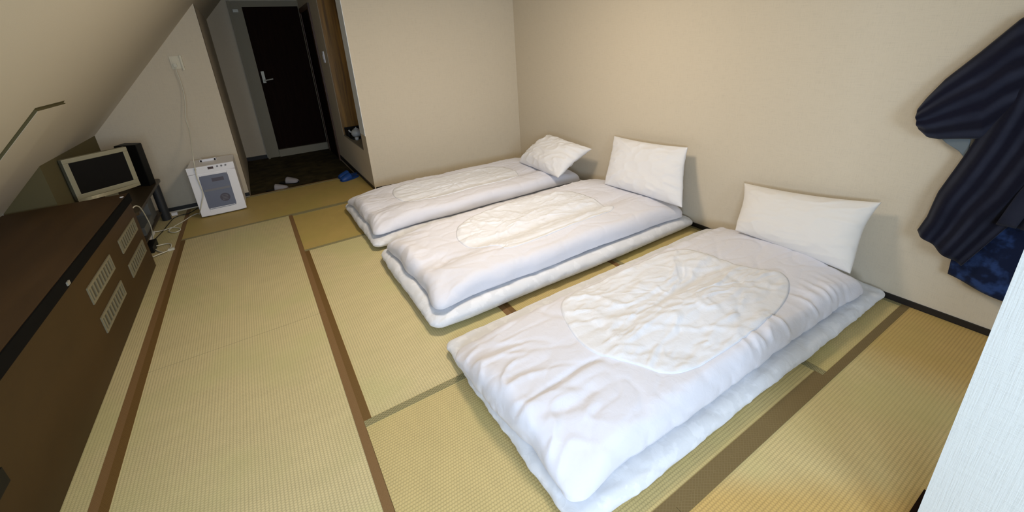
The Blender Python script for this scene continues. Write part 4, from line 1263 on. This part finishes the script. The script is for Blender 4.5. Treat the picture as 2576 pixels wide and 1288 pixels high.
# collar band
cloth_sheet('collar', [(0.205, 1.51), (0.225, 1.15), (0.262, 0.90), (0.30, 0.75), (0.328, 0.60)],
            [(0.15, 1.51), (0.165, 1.15), (0.20, 0.90), (0.238, 0.75), (0.268, 0.60)], M['robe'], robe,
            lambda a, b, Y, Z: 2.676 + 0.002 * np.sin(b * 20), lambda a, b, Y, Z: a * 0.01 + 0.02, n1=8)
# sleeve: upper outline and lower outline, bulging from the wall
up_ = [(0.38, 1.50), (0.462, 1.452), (0.548, 1.325), (0.635, 1.205), (0.680, 1.118), (0.698, 1.072)]
lo_ = [(0.38, 1.05), (0.46, 0.955), (0.53, 0.945), (0.60, 0.932), (0.64, 0.935), (0.672, 0.965)]
cloth_sheet('sleeve', up_, lo_, M['robe'], robe,
            lambda a, b, Y, Z: 2.735 - 0.060 * np.sin(np.clip(a, 0, 1) * PI) ** 0.6 + 0.007 * np.sin(a * 21 + b * 3) * np.sin(a * PI),
            lambda a, b, Y, Z: a * 0.30, n1=48)
cloth_sheet('sleeve_back', up_, lo_, M['robe'], robe,
            lambda a, b, Y, Z: 2.738 + 0.030 * np.sin(np.clip(a, 0, 1) * PI) ** 0.6, lambda a, b, Y, Z: a * 0.30, n1=20)
cloth_sheet('sleeve_lining', [(0.60, 0.938), (0.55, 0.95), (0.50, 0.96)], [(0.575, 0.915), (0.525, 0.885), (0.488, 0.845)], M['lining'], robe,
            lambda a, b, Y, Z: 2.745 + 0 * a, lambda a, b, Y, Z: a, n1=10, n2=14)
for nm in ('sleeve', 'sleeve_back'):
    pass
# right sleeve, mostly beyond the frame
upr = [(-0.10, 1.50), (-0.17, 1.44), (-0.26, 1.32), (-0.36, 1.18), (-0.43, 1.05)]
lor = [(-0.10, 1.05), (-0.17, 0.96), (-0.25, 0.95), (-0.33, 0.93), (-0.41, 0.96)]
cloth_sheet('sleeve', upr, lor, M['robe'], robe, lambda a, b, Y, Z: 2.735 - 0.06 * np.sin(a * PI) ** 0.6, lambda a, b, Y, Z: a * 0.3, n1=24, n2=24)
# hanger on a wall hook
hg = thing('coat_hanger', 'wooden coat hanger carrying the dark robe on the wall', 'hanger', (2.755, 0.15, 1.55))
bm = bmesh.new()
cyl(bm, (2.745, 0.15, 1.545), (2.745, 0.40, 1.475), 0.009, n=10); cyl(bm, (2.745, 0.15, 1.545), (2.745, -0.10, 1.475), 0.009, n=10)
pobj('arm', bm, M['niche_wood'], hg)
bm = bmesh.new(); cyl(bm, (2.745, 0.15, 1.54), (2.745, 0.15, 1.66), 0.002, n=8); cyl(bm, (2.745, 0.15, 1.66), (XR, 0.15, 1.66), 0.002, n=8)
pobj('hook', bm, M['steel'], hg)

print('objects', len(bpy.data.objects))
